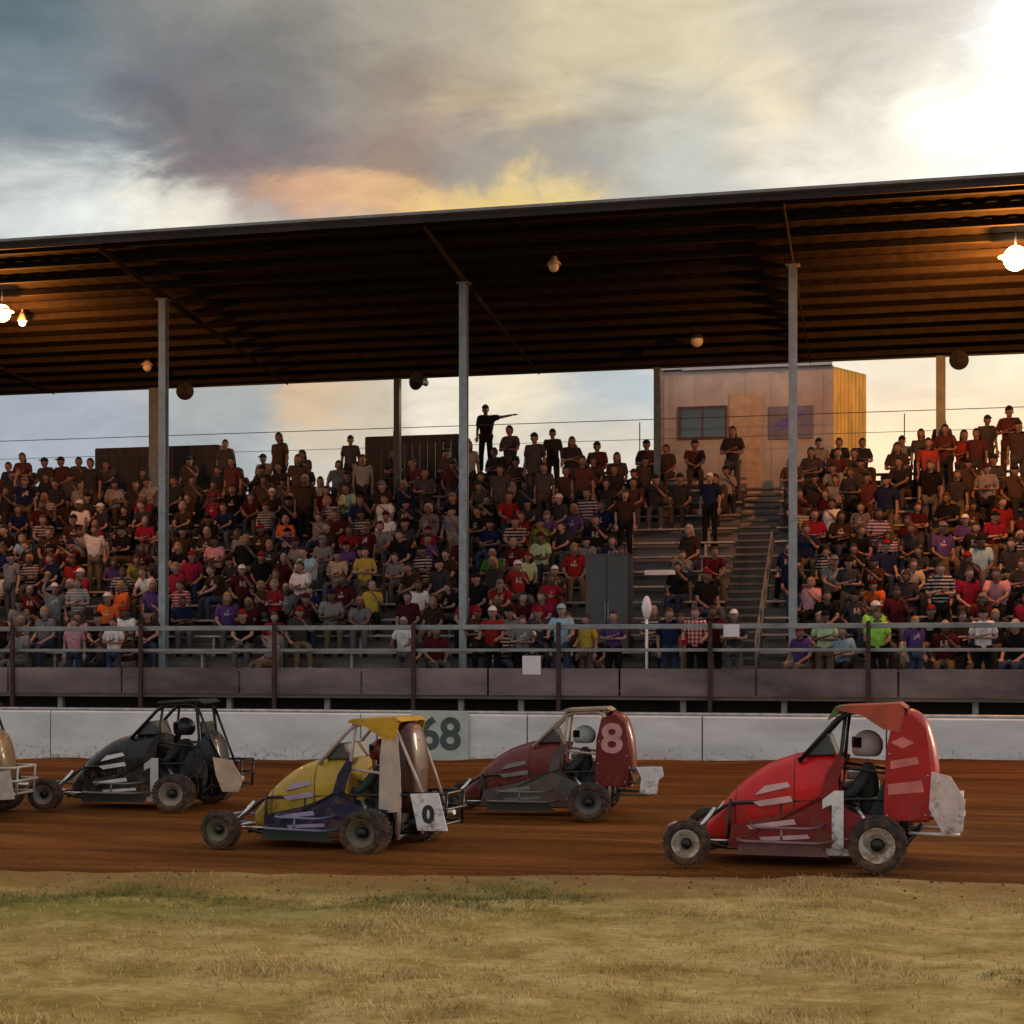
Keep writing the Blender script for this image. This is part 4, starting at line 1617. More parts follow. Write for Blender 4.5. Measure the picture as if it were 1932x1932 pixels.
tt.links.new(rmp.outputs[0], bb.inputs['Base Color'])
for ch in pl.children:
    if ch.name.startswith('shirt'):
        ch.data = ch.data.copy()
        ch.data.materials[0] = pm

# person on the narrow platform
p = P(912, 893, 38.1)
person((p.x, 38.35, p.z - 0.02), 'stand_out', 'black', 'black trousers', 'cap', SHIRT['black'], 0, 1.0, group='people behind the top row', label='dark standing figure with one arm outstretched on the narrow back platform')

# white pole
a, b = P(1220, 1122, wy - 0.2), P(1220, 1275, wy - 0.2)
pt = empty('flag_pole', (a.x, wy - 0.2, Z0 - 0.03))
bm = bmesh.new()
tube(bm, [(0, 0, 0), (0, 0, a.z - Z0)], 0.028, 10)
link('pole', bm, mat('white gloss paint', (0.80, 0.76, 0.72), 0.4, var=0.08), pt)
bm = bmesh.new()
lathe(bm, [(a.z - Z0 - 0.42, 0.0), (a.z - Z0 - 0.40, 0.05), (a.z - Z0 - 0.2, 0.095), (a.z - Z0 - 0.05, 0.06), (a.z - Z0, 0.03), (a.z - Z0 + 0.01, 0)], 14, 'z')
link('furled_flag', bm, mat('white cloth', (0.74, 0.70, 0.72), 0.9, var=0.15, scale=12, bump=0.5), pt, True)
tag(pt, 'white pole with furled white flag standing on the front walkway', 'flag pole')


def signboard(px, py, w_, h_, Y, m, label, name='sign'):
    p = P(px, py, Y)
    t = empty(name, (p.x, Y, p.z - h_ / 2))
    bm = bmesh.new()
    box(bm, -w_ / 2, w_ / 2, -0.012, 0.012, 0, h_, bev=0.005)
    link('panel', bm, m, t)
    bm = bmesh.new()
    for s in (-1, 1):
        box(bm, s * w_ * 0.3 - 0.012, s * w_ * 0.3 + 0.012, 0.0125, 0.035, -0.02, h_ + 0.06)
    link('hanger', bm, M_DSTEEL, t)
    tag(t, label, 'sign')


M_WS = mat('white sign', (0.72, 0.66, 0.68), 0.6, var=0.12, scale=5)
signboard(1003, 1255, 0.34, 0.34, DECK_Y + 0.008, M_WS, 'small square white sign on the front rail')
signboard(1245, 1080, 0.62, 0.10, 32.0, M_WS, 'narrow white plank sign on the empty benches left of the stair', 'sign')
signboard(1380, 1190, 0.28, 0.22, DECK_Y + 0.03, M_WS, 'small white sign beside the foot of the stair')

# dark cabinet among the benches
a, b = P(1104, 1045, 30.6), P(1186, 1175, 30.6)
cb = empty('equipment_cabinet', ((a.x + b.x) / 2, 30.9, Z0 + RISE))
hw = (b.x - a.x) / 2
bm = bmesh.new()
zt_ = a.z - (Z0 + RISE)
box(bm, -hw, hw, -0.3, 0.3, 0.0, zt_, bev=0.01)
link('case', bm, mat('charcoal steel', (0.042, 0.044, 0.042), 0.6, var=0.2), cb)
for s in (-1, 1):
    bm = bmesh.new()
    box(bm, s * hw / 2 - hw * 0.46, s * hw / 2 + hw * 0.46, -0.318, -0.302, 0.06, zt_ - 0.06, bev=0.004)
    d_ = link('door', bm, mat('charcoal door', (0.055, 0.055, 0.054), 0.5, var=0.2), cb)
    bm = bmesh.new()
    box(bm, -s * -0.0 + s * 0.03 - 0.01, s * 0.03 + 0.01, -0.335, -0.32, zt_ * 0.45, zt_ * 0.6)
    link('handle', bm, M_EDGE, d_)
tag(cb, 'tall charcoal two-door cabinet standing on the lower bench rows', 'cabinet')

# ------------------------------------------------------------------ race cars
def paint(n, c, var=0.25):
    return mat(n, c, 0.42, 0.0, var=var, scale=3.0, coat=0.22, mud=0.9, spec=0.3)


M_TYRE = mat('tyre rubber', (0.022, 0.019, 0.018), 0.85, var=0.35, scale=12, bump=0.3, c2=(0.05, 0.035, 0.025), mud=0.1)
M_BLACK = mat('black tube', (0.014, 0.014, 0.015), 0.35, 0.3, var=0.2)
M_CHROME = mat('bright tube', (0.55, 0.54, 0.53), 0.25, 0.9, var=0.15)
M_ALU = mat('aluminium', (0.40, 0.39, 0.38), 0.4, 0.8, var=0.2, mud=0.9)
M_SEAT = mat('seat vinyl', (0.012, 0.014, 0.014), 0.5)


def wheel(t, x, y, r, wd, rimm, side):
    bm = bmesh.new()
    h = wd / 2
    prof = [(-h * 0.86, r * 0.62), (-h, r * 0.72), (-h, r * 0.90), (-h * 0.82, r * 0.985), (-h * 0.4, r), (h * 0.4, r), (h * 0.82, r * 0.985), (h, r * 0.90), (h, r * 0.72), (h * 0.86, r * 0.62)]
    lathe(bm, prof, 36, 'y', closed=True)
    # tread blocks
    for k in range(30):
        a_ = 2 * math.pi * k / 30
        for q_, oy in ((0, -0.5), (0.5, 0.0), (0, 0.5)):
            aa = a_ + q_ * 2 * math.pi / 30
            M = Matrix.Translation((math.cos(aa) * r, oy * wd * 0.62, math.sin(aa) * r)) @ Matrix.Rotation(-aa, 4, 'Y')
            box(bm, -0.01, 0.006, -wd * 0.12, wd * 0.12, -r * 0.07, r * 0.07, 0, M)
    wh = link('wheel', bm, M_TYRE, t)
    wh.location = (x, y, r)
    bm = bmesh.new()
    s = side
    lathe(bm, [(s * h * 0.95, r * 0.64), (s * h * 0.95, r * 0.60), (s * h * 0.80, r * 0.56), (s * h * 0.70, r * 0.42), (s * h * 0.45, r * 0.34), (s * h * 0.35, r * 0.30), (s * h * 0.35, 0.0)], 32, 'y')
    lathe(bm, [(-s * h * 0.9, r * 0.62), (-s * h * 0.4, r * 0.55), (-s * h * 0.2, 0.0)], 24, 'y')
    for k in range(8):
        aa = 2 * math.pi * k / 8
        M = Matrix.Translation((math.cos(aa) * r * 0.47, s * h * 0.66, math.sin(aa) * r * 0.47)) @ Matrix.Rotation(-aa, 4, 'Y')
        box(bm, -r * 0.05, r * 0.05, -0.006, 0.006, -0.008, 0.008, 0, M)
    link('rim', bm, rimm, wh, True)
    bm = bmesh.new()
    lathe(bm, [(s * h * 0.36, r * 0.26), (s * h * 0.8, r * 0.22), (s * h * 0.95, r * 0.12), (s * h * 0.97, 0.0)], 16, 'y')
    link('hub', bm, M_BLACK, wh, True)


def helmet_driver(car, cx, cz, suitc, helmc, label):
    """driver sits in the car's seat but is a thing of its own"""
    M = car.matrix_world.copy()
    hipx = cx
    V = [((0, 0, 0.0), (0.14, 0.11)), ((0.03, 0, 0.20), (0.14, 0.11)), ((0.02, 0, 0.40), (0.17, 0.11)), ((0.03, 0, 0.54), 0.055),
         ((0.05, 0.09, 0.0), 0.09), ((0.42, 0.11, 0.14), 0.065), ((0.66, 0.10, -0.08), 0.045), ((0.74, 0.10, -0.04), 0.04),
         ((0.05, -0.09, 0.0), 0.09), ((0.42, -0.11, 0.14), 0.065), ((0.66, -0.10, -0.08), 0.045), ((0.74, -0.10, -0.04), 0.04),
         ((0.04, 0.18, 0.44), 0.065), ((0.20, 0.24, 0.24), 0.048), ((0.38, 0.13, 0.30), 0.034),
         ((0.04, -0.18, 0.44), 0.065), ((0.20, -0.24, 0.24), 0.048), ((0.38, -0.13, 0.30), 0.034)]
    E = [(0, 1), (1, 2), (2, 3), (0, 4), (4, 5), (5, 6), (6, 7), (0, 8), (8, 9), (9, 10), (10, 11), (2, 12), (12, 13), (13, 14), (2, 15), (15, 16), (16, 17)]
    me = skin_mesh('person', V, E)
    bm = bmesh.new()
    bm.from_mesh(me)
    for f in bm.faces:
        f.smooth = True
    for s in (1, -1):
        hand_bm(bm, (0.38, s * 0.13, 0.30), (0.25, -s * 0.1, 0.1), s)
    bm.to_mesh(me)
    bm.free()
    me.materials.clear()
    me.materials.append(suitc)
    o_ = bpy.data.objects.new('person', me)
    C.objects.link(o_)
    o_.matrix_world = M @ Matrix.Translation((cx, 0, cz))
    bm = bmesh.new()

    def fn(p):
        x, y, z = p
        if z < -0.75:
            z = -0.75
        if x > 0.2 and z < -0.1:
            x += 0.16 * min(1, (-0.1 - z) * 2)
        return Vector((x, y, z))
    ellipsoid(bm, (0.05, 0, 0.68), (0.134, 0.113, 0.132), 24, 16, fn=fn)
    hl_ = link('helmet', bm, helmc, o_, True)
    bm = bmesh.new()
    for k in range(13):
        pass
    rows = []
    for zz in (-0.02, 0.03, 0.07):
        rows.append([bm.verts.new((0.05 + 0.139 * math.cos(a_) * math.cos(zz * 3), 0.1185 * math.sin(a_), 0.68 + zz)) for a_ in [R(-70 + 10 * i) for i in range(15)]])
    for A, B in zip(rows, rows[1:]):
        for i in range(14):
            bm.faces.new((A[i], A[i + 1], B[i + 1], B[i])).smooth = True
    bmesh.ops.solidify(bm, geom=list(bm.faces), thickness=0.004)
    link('visor', bm, mat('dark visor', (0.01, 0.01, 0.012), 0.08, spec=0.9), o_)
    tag(o_, label, 'person', 'drivers in the race cars')
    return o_


def race_car(px, py, q, cfg, label, wing=None):
    """px,py: ground point midway between the near wheels; q: yaw, positive turns the nose towards the infield"""
    g = G(px, py)
    ang = math.pi + R(q)
    left = Vector((-math.sin(ang), math.cos(ang)))
    c = Vector((g.x, g.y)) - left * 0.60
    t = empty('race_car', (c.x, c.y, hgt(c.x, c.y) + 0.004), ang)
    sc = cfg.get('scale', 1.0)
    t.scale = (sc, sc, sc * cfg.get('tall', 1.0))
    hoodm, tailm, roofm, sidem, cagem, rimm = (cfg[k] for k in ('hood', 'tail', 'roof', 'side', 'cage', 'rim'))
    FR, RR_ = 0.195, 0.235
    # frame
    bm = bmesh.new()
    for s in (1, -1):
        tube(bm, bend([(0.86, s * 0.20, 0.20), (0.55, s * 0.27, 0.13), (-0.95, s * 0.27, 0.13), (-1.15, s * 0.24, 0.34)], 0.08), 0.017)
        tube(bm, bend([(0.86, s * 0.20, 0.24), (0.5, s * 0.26, 0.52), (-0.5, s * 0.29, 0.58), (-1.12, s * 0.27, 0.60)], 0.08), 0.016)
        for xx in (0.5, 0.05, -0.5, -0.95):
            tube(bm, [(xx, s * 0.27, 0.13), (xx - 0.02, s * 0.275, 0.56)], 0.014)
    for xx in (0.7, 0.0, -0.9):
        tube(bm, [(xx, -0.25, 0.135), (xx, 0.25, 0.135)], 0.014)
    box(bm, -0.9, 0.6, -0.25, 0.25, 0.115, 0.128)
    link('frame', bm, M_BLACK, t)
    # hood / nose
    bm = bmesh.new()
    loft(bm, [(0.74, 0, 0.03, 0.20, 0.28), (0.70, 0, 0.13, 0.17, 0.36), (0.60, 0, 0.19, 0.15, 0.47), (0.44, 0, 0.235, 0.15, 0.66), (0.19, 0, 0.27, 0.16, 0.85), (-0.08, 0, 0.29, 0.18, 0.955), (-0.31, 0, 0.30, 0.30, 0.985), (-0.46, 0, 0.30, 0.44, 0.965)], 32, 3.2, 5)
    hood = link('hood', bm, hoodm, t)
    # cockpit side panels
    for s in (1, -1):
        bm = bmesh.new()
        prism(bm, [(0.50, 0.13), (0.46, 0.34), (0.05, 0.44), (-0.42, 0.62), (-0.52, 0.93), (-0.46, 0.96), (-0.36, 0.80), (-0.30, 0.60), (-0.62, 0.46), (-0.90, 0.44), (-0.92, 0.13)][::1], 'y', s * 0.315 - 0.006, s * 0.315 + 0.006)
        sp_ = link('side_panel', bm, sidem, t)
        if s == 1:
            bm = bmesh.new()
            prism(bm, [(0.30, 0.30), (0.33, 0.335), (-0.08, 0.40), (-0.10, 0.355)], 'y', 0.3215, 0.3245)
            prism(bm, [(0.20, 0.20), (0.22, 0.235), (-0.20, 0.27), (-0.22, 0.235)], 'y', 0.3215, 0.3245)
            link('stripe', bm, cfg['stripe'], sp_)
    # hood stripes (sponsor patches)
    bm = bmesh.new()
    prism(bm, [(0.22, 0.50), (0.28, 0.54), (-0.05, 0.60), (-0.07, 0.55)], 'y', 0.268, 0.295)
    prism(bm, [(0.26, 0.60), (0.18, 0.68), (-0.02, 0.72), (-0.05, 0.68)], 'y', 0.262, 0.2945)
    link('decal', bm, cfg['stripe'], hood)
    bm = bmesh.new()
    for xx, hw_, zb_, zt_ in ((0.44, 0.2365, 0.15, 0.66), (-0.08, 0.2915, 0.18, 0.956)):
        zc_, hh_ = (zb_ + zt_) / 2, (zt_ - zb_) / 2
        ring = []
        for k in range(32):
            a_ = 2 * math.pi * k / 32
            cx_, sx_ = math.cos(a_), math.sin(a_)
            ring.append(Vector((xx, math.copysign(abs(cx_) ** (2 / 3.2), cx_) * hw_, zc_ + math.copysign(abs(sx_) ** (2 / 3.2), sx_) * hh_)))
        tube(bm, ring, 0.0035, 5, closed=True)
    link('panel_seam', bm, M_BLACK, hood)
    # windscreen mesh / scuttle
    bm = bmesh.new()
    prism(bm, [(-0.16, 0.95), (-0.34, 1.13), (-0.37, 1.13), (-0.43, 0.96)], 'y', -0.24, 0.24, bev=0.01)
    link('scuttle', bm, mat('dark grey panel', (0.05, 0.055, 0.055), 0.4, var=0.3), t)
    # cage
    bm = bmesh.new()
    zc = 1.36
    for s in (1, -1):
        tube(bm, bend([(-0.12, s * 0.27, 0.90), (-0.50, s * 0.25, zc - 0.03), (-0.95, s * 0.26, zc), (-1.02, s * 0.28, 0.60), (-1.0, s * 0.27, 0.13)], 0.12, 5), 0.021)
        tube(bm, bend([(-0.44, s * 0.28, 0.60), (-0.52, s * 0.25, zc - 0.04)], 0.05), 0.017)
        tube(bm, [(-0.46, s * 0.28, 0.86), (-1.01, s * 0.28, 0.80)], 0.016)
        tube(bm, [(-0.97, s * 0.265, 1.30), (-1.30, s * 0.2, 0.45)], 0.016)
    for (xx, zz) in ((-0.50, zc - 0.03), (-0.95, zc), (-1.0, 0.98), (-0.12, 0.92)):
        tube(bm, [(xx, -0.255, zz), (xx, 0.255, zz)], 0.018)
    cage = link('roll_cage', bm, cagem, t)
    bm = bmesh.new()
    prism(bm, [(-0.44, zc + 0.0), (-0.50, zc + 0.03), (-0.98, zc + 0.055), (-1.04, zc + 0.01), (-0.98, zc + 0.022), (-0.52, zc - 0.004)], 'y', -0.29, 0.29, bev=0.004)
    link('roof_panel', bm, roofm, t)
    if cfg.get('roofside'):
        for s in (1, -1):
            bm = bmesh.new()
            prism(bm, [(-0.46, zc - 0.01), (-0.50, zc + 0.028), (-0.98, zc + 0.05), (-1.02, zc - 0.01), (-0.98, zc - 0.19), (-0.84, zc - 0.17), (-0.66, zc - 0.05)], 'y', s * 0.299 - 0.005, s * 0.299 + 0.005)
            link('roof_side', bm, roofm, t)
    if cfg.get('visor'):
        bm = bmesh.new()
        prism(bm, [(-0.36, zc - 0.10), (-0.43, zc + 0.02), (-0.49, zc + 0.028), (-0.45, zc - 0.05)], 'y', -0.28, 0.28)
        link('sun_visor', bm, cfg['visor'], t)
    # seat
    bm = bmesh.new()
    prism(bm, [(-0.50, 0.22), (-0.52, 0.28), (-0.80, 0.24), (-0.92, 0.85), (-0.95, 1.12), (-1.0, 1.12), (-0.98, 0.80), (-0.88, 0.15), (-0.52, 0.17)], 'y', -0.19, 0.19, bev=0.015)
    for s in (1, -1):
        prism(bm, [(-0.55, 0.25), (-0.70, 0.42), (-0.84, 0.75), (-0.93, 0.75), (-0.86, 0.22)], 'y', s * 0.205 - 0.012, s * 0.205 + 0.012)
    link('seat', bm, M_SEAT, t)
    bm = bmesh.new()
    ring = [Vector((-0.42 + 0.04 * math.sin(a_), 0.13 * math.cos(a_), 0.82 + 0.12 * math.sin(a_))) for a_ in [2 * math.pi * i / 20 for i in range(20)]]
    tube(bm, ring, 0.012, 6, closed=True)
    tube(bm, [(-0.42, -0.13, 0.82), (-0.42, 0.13, 0.82)], 0.008, 6)
    tube(bm, [(-0.42, 0, 0.82), (-0.1, 0, 0.72)], 0.012, 6)
    link('steering_wheel', bm, M_SEAT, t)
    # tail tank
    bm = bmesh.new()
    tz = cfg.get('tailtop', 1.36)
    tl = cfg.get('taillen', 1.0)
    loft(bm, [(-0.93 + (x_ + 0.93) * tl, 0, hw_, zb_, zt_) for (x_, hw_, zb_, zt_) in ((-0.93, 0.27, 0.42, tz - 0.10), (-0.97, 0.285, 0.40, tz - 0.02), (-1.08, 0.27, 0.38, tz), (-1.20, 0.22, 0.38, tz - 0.09), (-1.27, 0.16, 0.42, tz - 0.30), (-1.30, 0.07, 0.46, tz - 0.5))], 32, 3.0, 5)
    tail = link('tail_tank', bm, tailm, t)
    # head-side panel beside the driver, near side
    bm = bmesh.new()
    prism(bm, [(-0.84, 0.40), (-0.86, 1.0), (-0.92, 1.28), (-1.08, 1.33), (-1.20, 1.20), (-1.25, 0.80), (-1.22, 0.42)] if tz > 1.2 else [(-0.84, 0.40), (-0.88, tz - 0.1), (-1.08, tz), (-1.20, tz - 0.12), (-1.22, 0.42)], 'y', 0.288, 0.300, bev=0.003)
    if tl != 1.0:
        for v in bm.verts:
            v.co.x = -0.80 + (v.co.x + 0.84) * tl
    if cfg.get('nosail'):
        for v in bm.verts:
            v.co.z = 0.40 + (v.co.z - 0.40) * 0.45
    tp = link('sail_panel', bm, cfg.get('sail', tailm), t)
    bm = bmesh.new()
    for (u_, v_) in ((-0.87, 0.45), (-0.88, 0.70), (-0.89, 0.98), (-1.19, 0.46), (-1.21, 0.80)):
        if tl == 1.0 and v_ < tz - 0.15:
            lathe(bm, [(0.300, 0.010), (0.305, 0.007), (0.306, 0.0)], 8, 'y', (u_, 0, v_))
    if len(bm.verts):
        link('fastener', bm, M_ALU, tp)
    else:
        bm.free()
    if cfg.get('saildecal'):
        bm = bmesh.new()
        prism(bm, [(-0.90, 0.92), (-1.12, 0.96), (-1.14, 0.90), (-0.90, 0.85)], 'y', 0.3005, 0.3035)
        prism(bm, [(-0.88, 0.72), (-1.16, 0.76), (-1.18, 0.66), (-0.88, 0.63)], 'y', 0.3005, 0.3035)
        prism(bm, [(-0.90, 1.08), (-1.00, 1.13), (-1.10, 1.08), (-1.00, 1.03)], 'y', 0.3005, 0.3035)
        link('decal', bm, cfg['saildecal'], tp)
    if cfg.get('tailnum'):
        text_mesh('number', cfg['tailnum'], cfg.get('tnsize', 0.4), cfg['nummat'], tp, Matrix.Translation((-1.04, 0.3035, min(1.0, tz - 0.25))) @ SIDE, bold=0.012)
    if cfg.get('sidenum'):
        bm = bmesh.new()
        one = [(-0.05, -0.25), (-0.05, 0.13), (-0.13, 0.09), (-0.13, 0.17), (-0.03, 0.25), (0.05, 0.25), (0.05, -0.25)]
        foot = [(-0.10, -0.31), (-0.10, -0.2503), (0.10, -0.2503), (0.10, -0.31)]
        for sh_ in (one, foot):
            prism(bm, [(-0.46 - u, 0.41 + v) for u, v in sh_], 'y', 0.356, 0.364)
        link('number', bm, cfg['nummat'], t)
        bm = bmesh.new()
        tube(bm, [(-0.40, 0.322, 0.5), (-0.40, 0.356, 0.5)], 0.012, 6)
        link('number_mount', bm, M_BLACK, t)
    # engine on the right of the driver, with exhaust
    bm = bmesh.new()
    box(bm, -0.80, -0.42, -0.62, -0.34, 0.16, 0.50, bev=0.02)
    for k in range(7):
        box(bm, -0.76, -0.46, -0.60, -0.36, 0.515 + k * 0.026, 0.528 + k * 0.026)
    box(bm, -0.74, -0.48, -0.58, -0.38, 0.70, 0.78, bev=0.02)
    link('engine', bm, M_ALU, t)
    bm = bmesh.new()
    tube(bm, bend([(-0.5, -0.60, 0.6), (-0.45, -0.70, 0.55), (-0.6, -0.72, 0.3), (-1.2, -0.62, 0.34)], 0.1), 0.03)
    link('exhaust', bm, M_CHROME, t)
    # axles
    for (xx, r_, nm) in ((0.81, FR, 'front_axle'), (-0.81, RR_, 'rear_axle')):
        bm = bmesh.new()
        tube(bm, [(xx, -0.56, r_), (xx, 0.56, r_)], 0.026)
        for s in (1, -1):
            tube(bm, [(xx, s * 0.36, r_), (xx - math.copysign(0.42, xx), s * 0.29, r_ + 0.0)], 0.012)
            tube(bm, [(xx, s * 0.36, r_ + 0.02), (xx - math.copysign(0.20, xx), s * 0.28, r_ + 0.28)], 0.022)
        link(nm, bm, M_CHROME, t)
    wheel(t, 0.81, 0.60, FR, 0.15, rimm, 1)
    wheel(t, 0.81, -0.60, FR, 0.15, rimm, -1)
    wheel(t, -0.81, 0.60, RR_, 0.22, rimm, 1)
    wheel(t, -0.81, -0.64, RR_ * 1.06, 0.30, rimm, -1)
    # nerf bars
    for s in (1, -1):
        bm = bmesh.new()
        tube(bm, bend([(0.42, s * 0.28, 0.22), (0.36, s * 0.56, 0.22), (-0.34, s * 0.58, 0.22), (-0.44, s * 0.28, 0.22)], 0.08), 0.016)
        tube(bm, bend([(0.30, s * 0.28, 0.36), (0.24, s * 0.54, 0.34), (-0.26, s * 0.54, 0.34), (-0.36, s * 0.28, 0.36)], 0.08), 0.014)
        tube(bm, [(0.0, s * 0.565, 0.22), (0.0, s * 0.54, 0.34)], 0.012)
        link('nerf_bar', bm, cfg['bar'], t)
        # lower skirt plate
        bm = bmesh.new()
        prism(bm, [(0.40, 0.10), (0.36, 0.20), (-0.32, 0.20), (-0.40, 0.10)], 'y', s * 0.50 - 0.005, s * 0.50 + 0.005)
        link('skirt', bm, cfg['skirt'], t)
    # bumpers
    bm = bmesh.new()
    tube(bm, bend([(0.80, -0.20, 0.17), (1.08, -0.24, 0.18), (1.08, 0.24, 0.18), (0.80, 0.20, 0.17)], 0.09), 0.016)
    tube(bm, bend([(0.80, -0.18, 0.27), (1.06, -0.20, 0.29), (1.06, 0.20, 0.29), (0.80, 0.18, 0.27)], 0.09), 0.016)
    tube(bm, [(1.075, 0.12, 0.18), (1.06, 0.12, 0.29)], 0.012)
    tube(bm, [(1.075, -0.12, 0.18), (1.06, -0.12, 0.29)], 0.012)
    link('front_bumper', bm, cfg['bar'], t)
    bm = bmesh.new()
    for zz, ex_ in ((0.30, -1.46), (0.46, -1.50), (0.62, -1.47)):
        tube(bm, bend([(-1.05, -0.24, zz), (ex_, -0.30, zz), (ex_, 0.30, zz), (-1.05, 0.24, zz)], 0.10), 0.016)
    for s in (1, -1):
        tube(bm, [(-1.47, s * 0.2, 0.28), (-1.49, s * 0.2, 0.64)], 0.014)
    rb = link('rear_bumper', bm, cfg['rbar'], t)
    # white side plate on the rear bumper
    bm = bmesh.new()
    pp = cfg.get('plate_pts', [(-1.20, 0.56), (-1.46, 0.60), (-1.52, 0.25), (-1.26, 0.23)])
    prism(bm, pp, 'y', 0.325, 0.337, bev=0.003)
    bm2 = link('number_plate', bm, cfg['plate'], rb)
    if cfg.get('platenum'):
        mx_ = sum(p_[0] for p_ in pp) / len(pp)
        mz_ = sum(p_[1] for p_ in pp) / len(pp)
        text_mesh('digit', cfg['platenum'], 0.24, mat('black lettering', (0.02, 0.02, 0.02), 0.6), bm2, Matrix.Translation((mx_, 0.340, mz_ - 0.03)) @ SIDE, ext=0.002, bold=0.012)
    bpy.context.view_layer.update()
    tag(t, label, 'race car', 'race cars on the clay track')
    helmet_driver(t, -0.74, 0.36, cfg['suit'], cfg['helmet'], cfg['dlabel'])
    return t


M_BEIGE = mat('muddy beige rim', (0.52, 0.46, 0.38), 0.5, var=0.3, scale=8, mud=0.3)
M_WHITE = mat('white plate paint', (0.74, 0.70, 0.68), 0.5, var=0.12, scale=8, mud=0.9)
M_DIRTW = mat('dusty tan plate', (0.52, 0.36, 0.25), 0.7, var=0.25, scale=5)
RED = paint('red lacquer', (0.58, 0.006, 0.008))
race_car(1473, 1643, -3, dict(
    hood=RED, tail=paint('deep red lacquer', (0.40, 0.010, 0.014)), roof=mat('orange red roof', (0.40, 0.055, 0.025), 0.5, coat=0.3), side=paint('wine lacquer', (0.22, 0.01, 0.014)),
    cage=M_BLACK, rim=M_BEIGE, stripe=mat('pink white vinyl', (0.62, 0.40, 0.40), 0.5), bar=mat('mauve tube', (0.20, 0.10, 0.11), 0.4, 0.3), rbar=mat('white tube', (0.66, 0.58, 0.55), 0.4),
    skirt=mat('dusty mauve plate', (0.17, 0.075, 0.08), 0.6, mud=0.9), plate=mat('pinkish white plate', (0.66, 0.52, 0.49), 0.6, mud=0.9), plate_pts=[(-1.24, 0.84), (-1.40, 0.80), (-1.52, 0.60), (-1.50, 0.34), (-1.34, 0.30), (-1.22, 0.52)],
    roofside=1, saildecal=mat('salmon vinyl', (0.60, 0.16, 0.15), 0.5), sidenum='1', nummat=M_WHITE, visor=mat('green visor strip', (0.10, 0.14, 0.03), 0.5), suit=mat('black race suit', (0.02, 0.025, 0.026), 0.8), helmet=paint('grey white helmet', (0.45, 0.38, 0.36)),
    dlabel='helmeted driver in black suit sitting in the red race car'),
    'bright red open wheel race car with large white number 1, nearest to the infield')
race_car(548, 1606, -9, dict(
    scale=0.96, tall=0.93, taillen=0.58, roofside=1,
    hood=paint('golden yellow lacquer', (0.42, 0.27, 0.025)), tail=paint('dark maroon lacquer', (0.055, 0.012, 0.008)), roof=paint('amber lacquer', (0.55, 0.29, 0.015)), side=paint('dark blue lacquer', (0.010, 0.011, 0.045)),
    cage=mat('pink beige tube', (0.50, 0.36, 0.32), 0.4), rim=mat('dark muddy rim', (0.12, 0.10, 0.06), 0.6, var=0.3), stripe=mat('lilac vinyl', (0.36, 0.28, 0.42), 0.5), bar=mat('blue grey tube', (0.14, 0.14, 0.22), 0.4, 0.3), rbar=M_BLACK,
    skirt=mat('dark green plate', (0.015, 0.03, 0.02), 0.6), plate=M_WHITE, plate_pts=[(-1.16, 0.62), (-1.46, 0.64), (-1.56, 0.25), (-1.24, 0.24)], platenum='0',
    sail=mat('cream lilac panel', (0.50, 0.42, 0.40), 0.5, c2=(0.60, 0.44, 0.30)), nummat=M_WHITE, suit=mat('dark green race suit', (0.02, 0.035, 0.03), 0.8), helmet=paint('dark red helmet', (0.16, 0.01, 0.012)),
    dlabel='driver with dark red helmet sitting in the yellow and blue race car'),
    'yellow and dark blue race car with amber roof and white rear number plate')
race_car(978, 1547, 4, dict(
    scale=0.98, tall=0.90,
    hood=paint('maroon lacquer', (0.13, 0.015, 0.014)), tail=paint('dark red lacquer', (0.15, 0.008, 0.010)), roof=mat('muddy beige roof', (0.30, 0.22, 0.15), 0.6), side=mat('dusty dark brown panel', (0.085, 0.068, 0.058), 0.6, var=0.3, mud=0.9),
    cage=mat('beige tube', (0.42, 0.32, 0.22), 0.4), rim=mat('grey rim', (0.10, 0.09, 0.08), 0.6), stripe=mat('dusty grey vinyl', (0.20, 0.19, 0.16), 0.5), bar=mat('dusty tube', (0.14, 0.12, 0.10), 0.5, 0.3), rbar=mat('dull tube', (0.10, 0.08, 0.07), 0.5, 0.3),
    skirt=mat('dark olive plate', (0.03, 0.035, 0.02), 0.6), plate=M_WHITE, plate_pts=[(-1.32, 0.66), (-1.62, 0.67), (-1.64, 0.54), (-1.58, 0.50), (-1.56, 0.32), (-1.36, 0.32), (-1.38, 0.52)],
    tailnum='8', tnsize=0.52, nummat=mat('pale pink lettering', (0.55, 0.27, 0.27), 0.6), suit=mat('dark race suit', (0.03, 0.03, 0.035), 0.8), helmet=paint('pale green white helmet', (0.45, 0.50, 0.47)),
    dlabel='driver with pale helmet sitting in the maroon race car'),
    'dusty maroon race car with pink tail number, farther out by the wall')
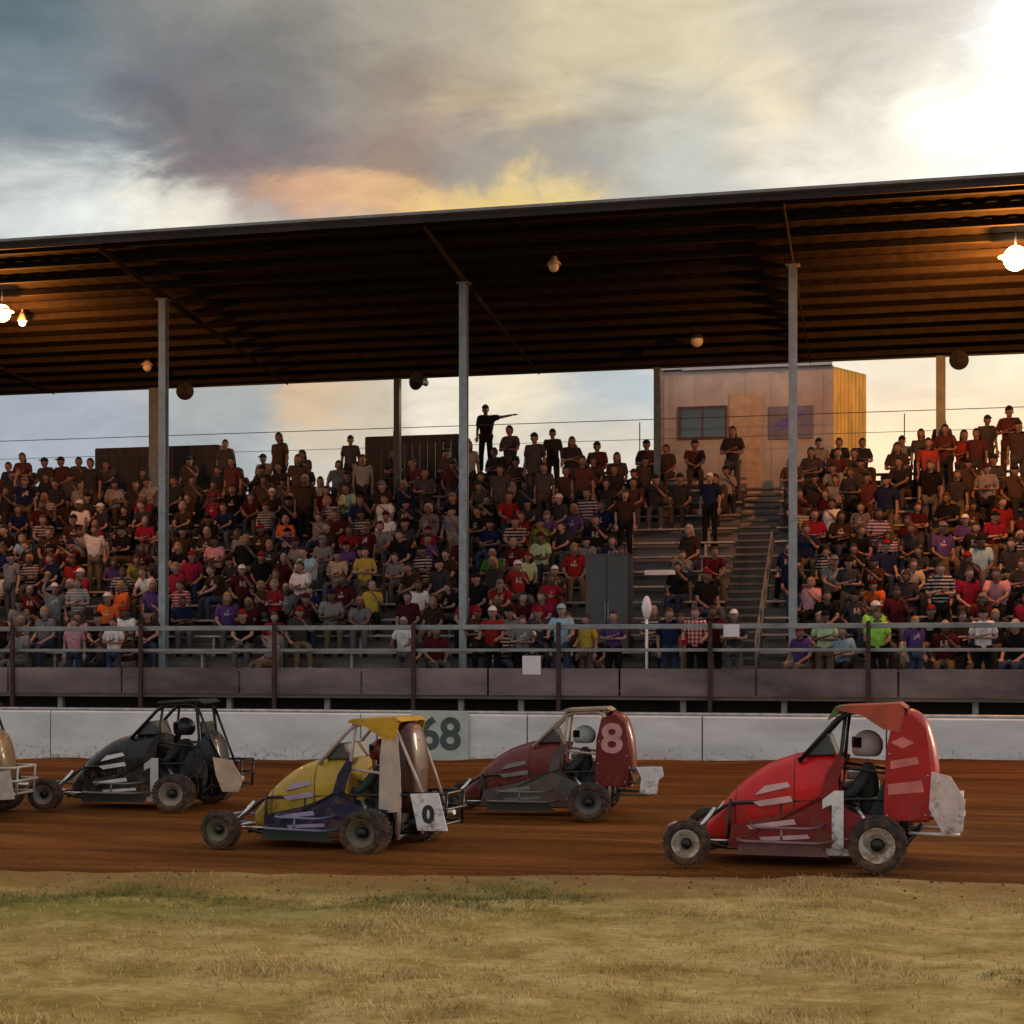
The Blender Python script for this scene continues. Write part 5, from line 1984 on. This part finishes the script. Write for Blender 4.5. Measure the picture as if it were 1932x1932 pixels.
race_car(206, 1532, 2, dict(
    scale=1.0, tall=0.92,
    hood=mat('black grey body', (0.008, 0.008, 0.009), 0.35, coat=0.25, spec=0.3, mud=0.9), tail=mat('dark blue black body', (0.008, 0.011, 0.016), 0.4, coat=0.2, spec=0.3, mud=0.9), roof=M_BLACK, side=mat('graphite panel', (0.018, 0.016, 0.016), 0.5, spec=0.3, mud=0.9),
    cage=M_BLACK, rim=mat('dusty brown rim', (0.26, 0.20, 0.16), 0.6, var=0.3), stripe=mat('silver white vinyl', (0.70, 0.68, 0.68), 0.4), bar=mat('grey brown tube', (0.16, 0.13, 0.12), 0.4, 0.3), rbar=M_BLACK,
    skirt=mat('black plate', (0.02, 0.018, 0.018), 0.6), plate=M_DIRTW, plate_pts=[(-1.18, 0.68), (-1.42, 0.64), (-1.56, 0.40), (-1.50, 0.24), (-1.30, 0.24), (-1.22, 0.45)], tailtop=1.0, taillen=0.8, nosail=1,
    sidenum='1', nummat=mat('off white lettering', (0.50, 0.48, 0.47), 0.6), suit=mat('black grey race suit', (0.02, 0.02, 0.022), 0.8), helmet=paint('black helmet', (0.02, 0.02, 0.022)),
    dlabel='driver with black helmet sitting in the black race car'),
    'black race car with white stripes and a dusty tan rear plate')
race_car(-232, 1548, 2, dict(
    scale=1.0, tall=0.92,
    hood=mat('tan body', (0.20, 0.12, 0.05), 0.4, coat=0.4, mud=0.9), tail=mat('tan tail', (0.20, 0.12, 0.05), 0.4, coat=0.4), roof=M_BLACK, side=mat('brown panel', (0.10, 0.06, 0.03), 0.5),
    cage=M_BLACK, rim=M_BEIGE, stripe=M_DIRTW, bar=M_BLACK, rbar=mat('pale muddy tube', (0.46, 0.40, 0.34), 0.5), skirt=M_BLACK,
    plate=mat('pale muddy plate', (0.48, 0.40, 0.34), 0.6), nummat=M_WHITE, tailtop=1.1, suit=mat('brown race suit', (0.08, 0.05, 0.03), 0.8), helmet=M_WHITE,
    dlabel='driver with white helmet in the tan car almost out of view at the far left'),
    'muddy tan race car at the far left, only its pale rear bumper in view')
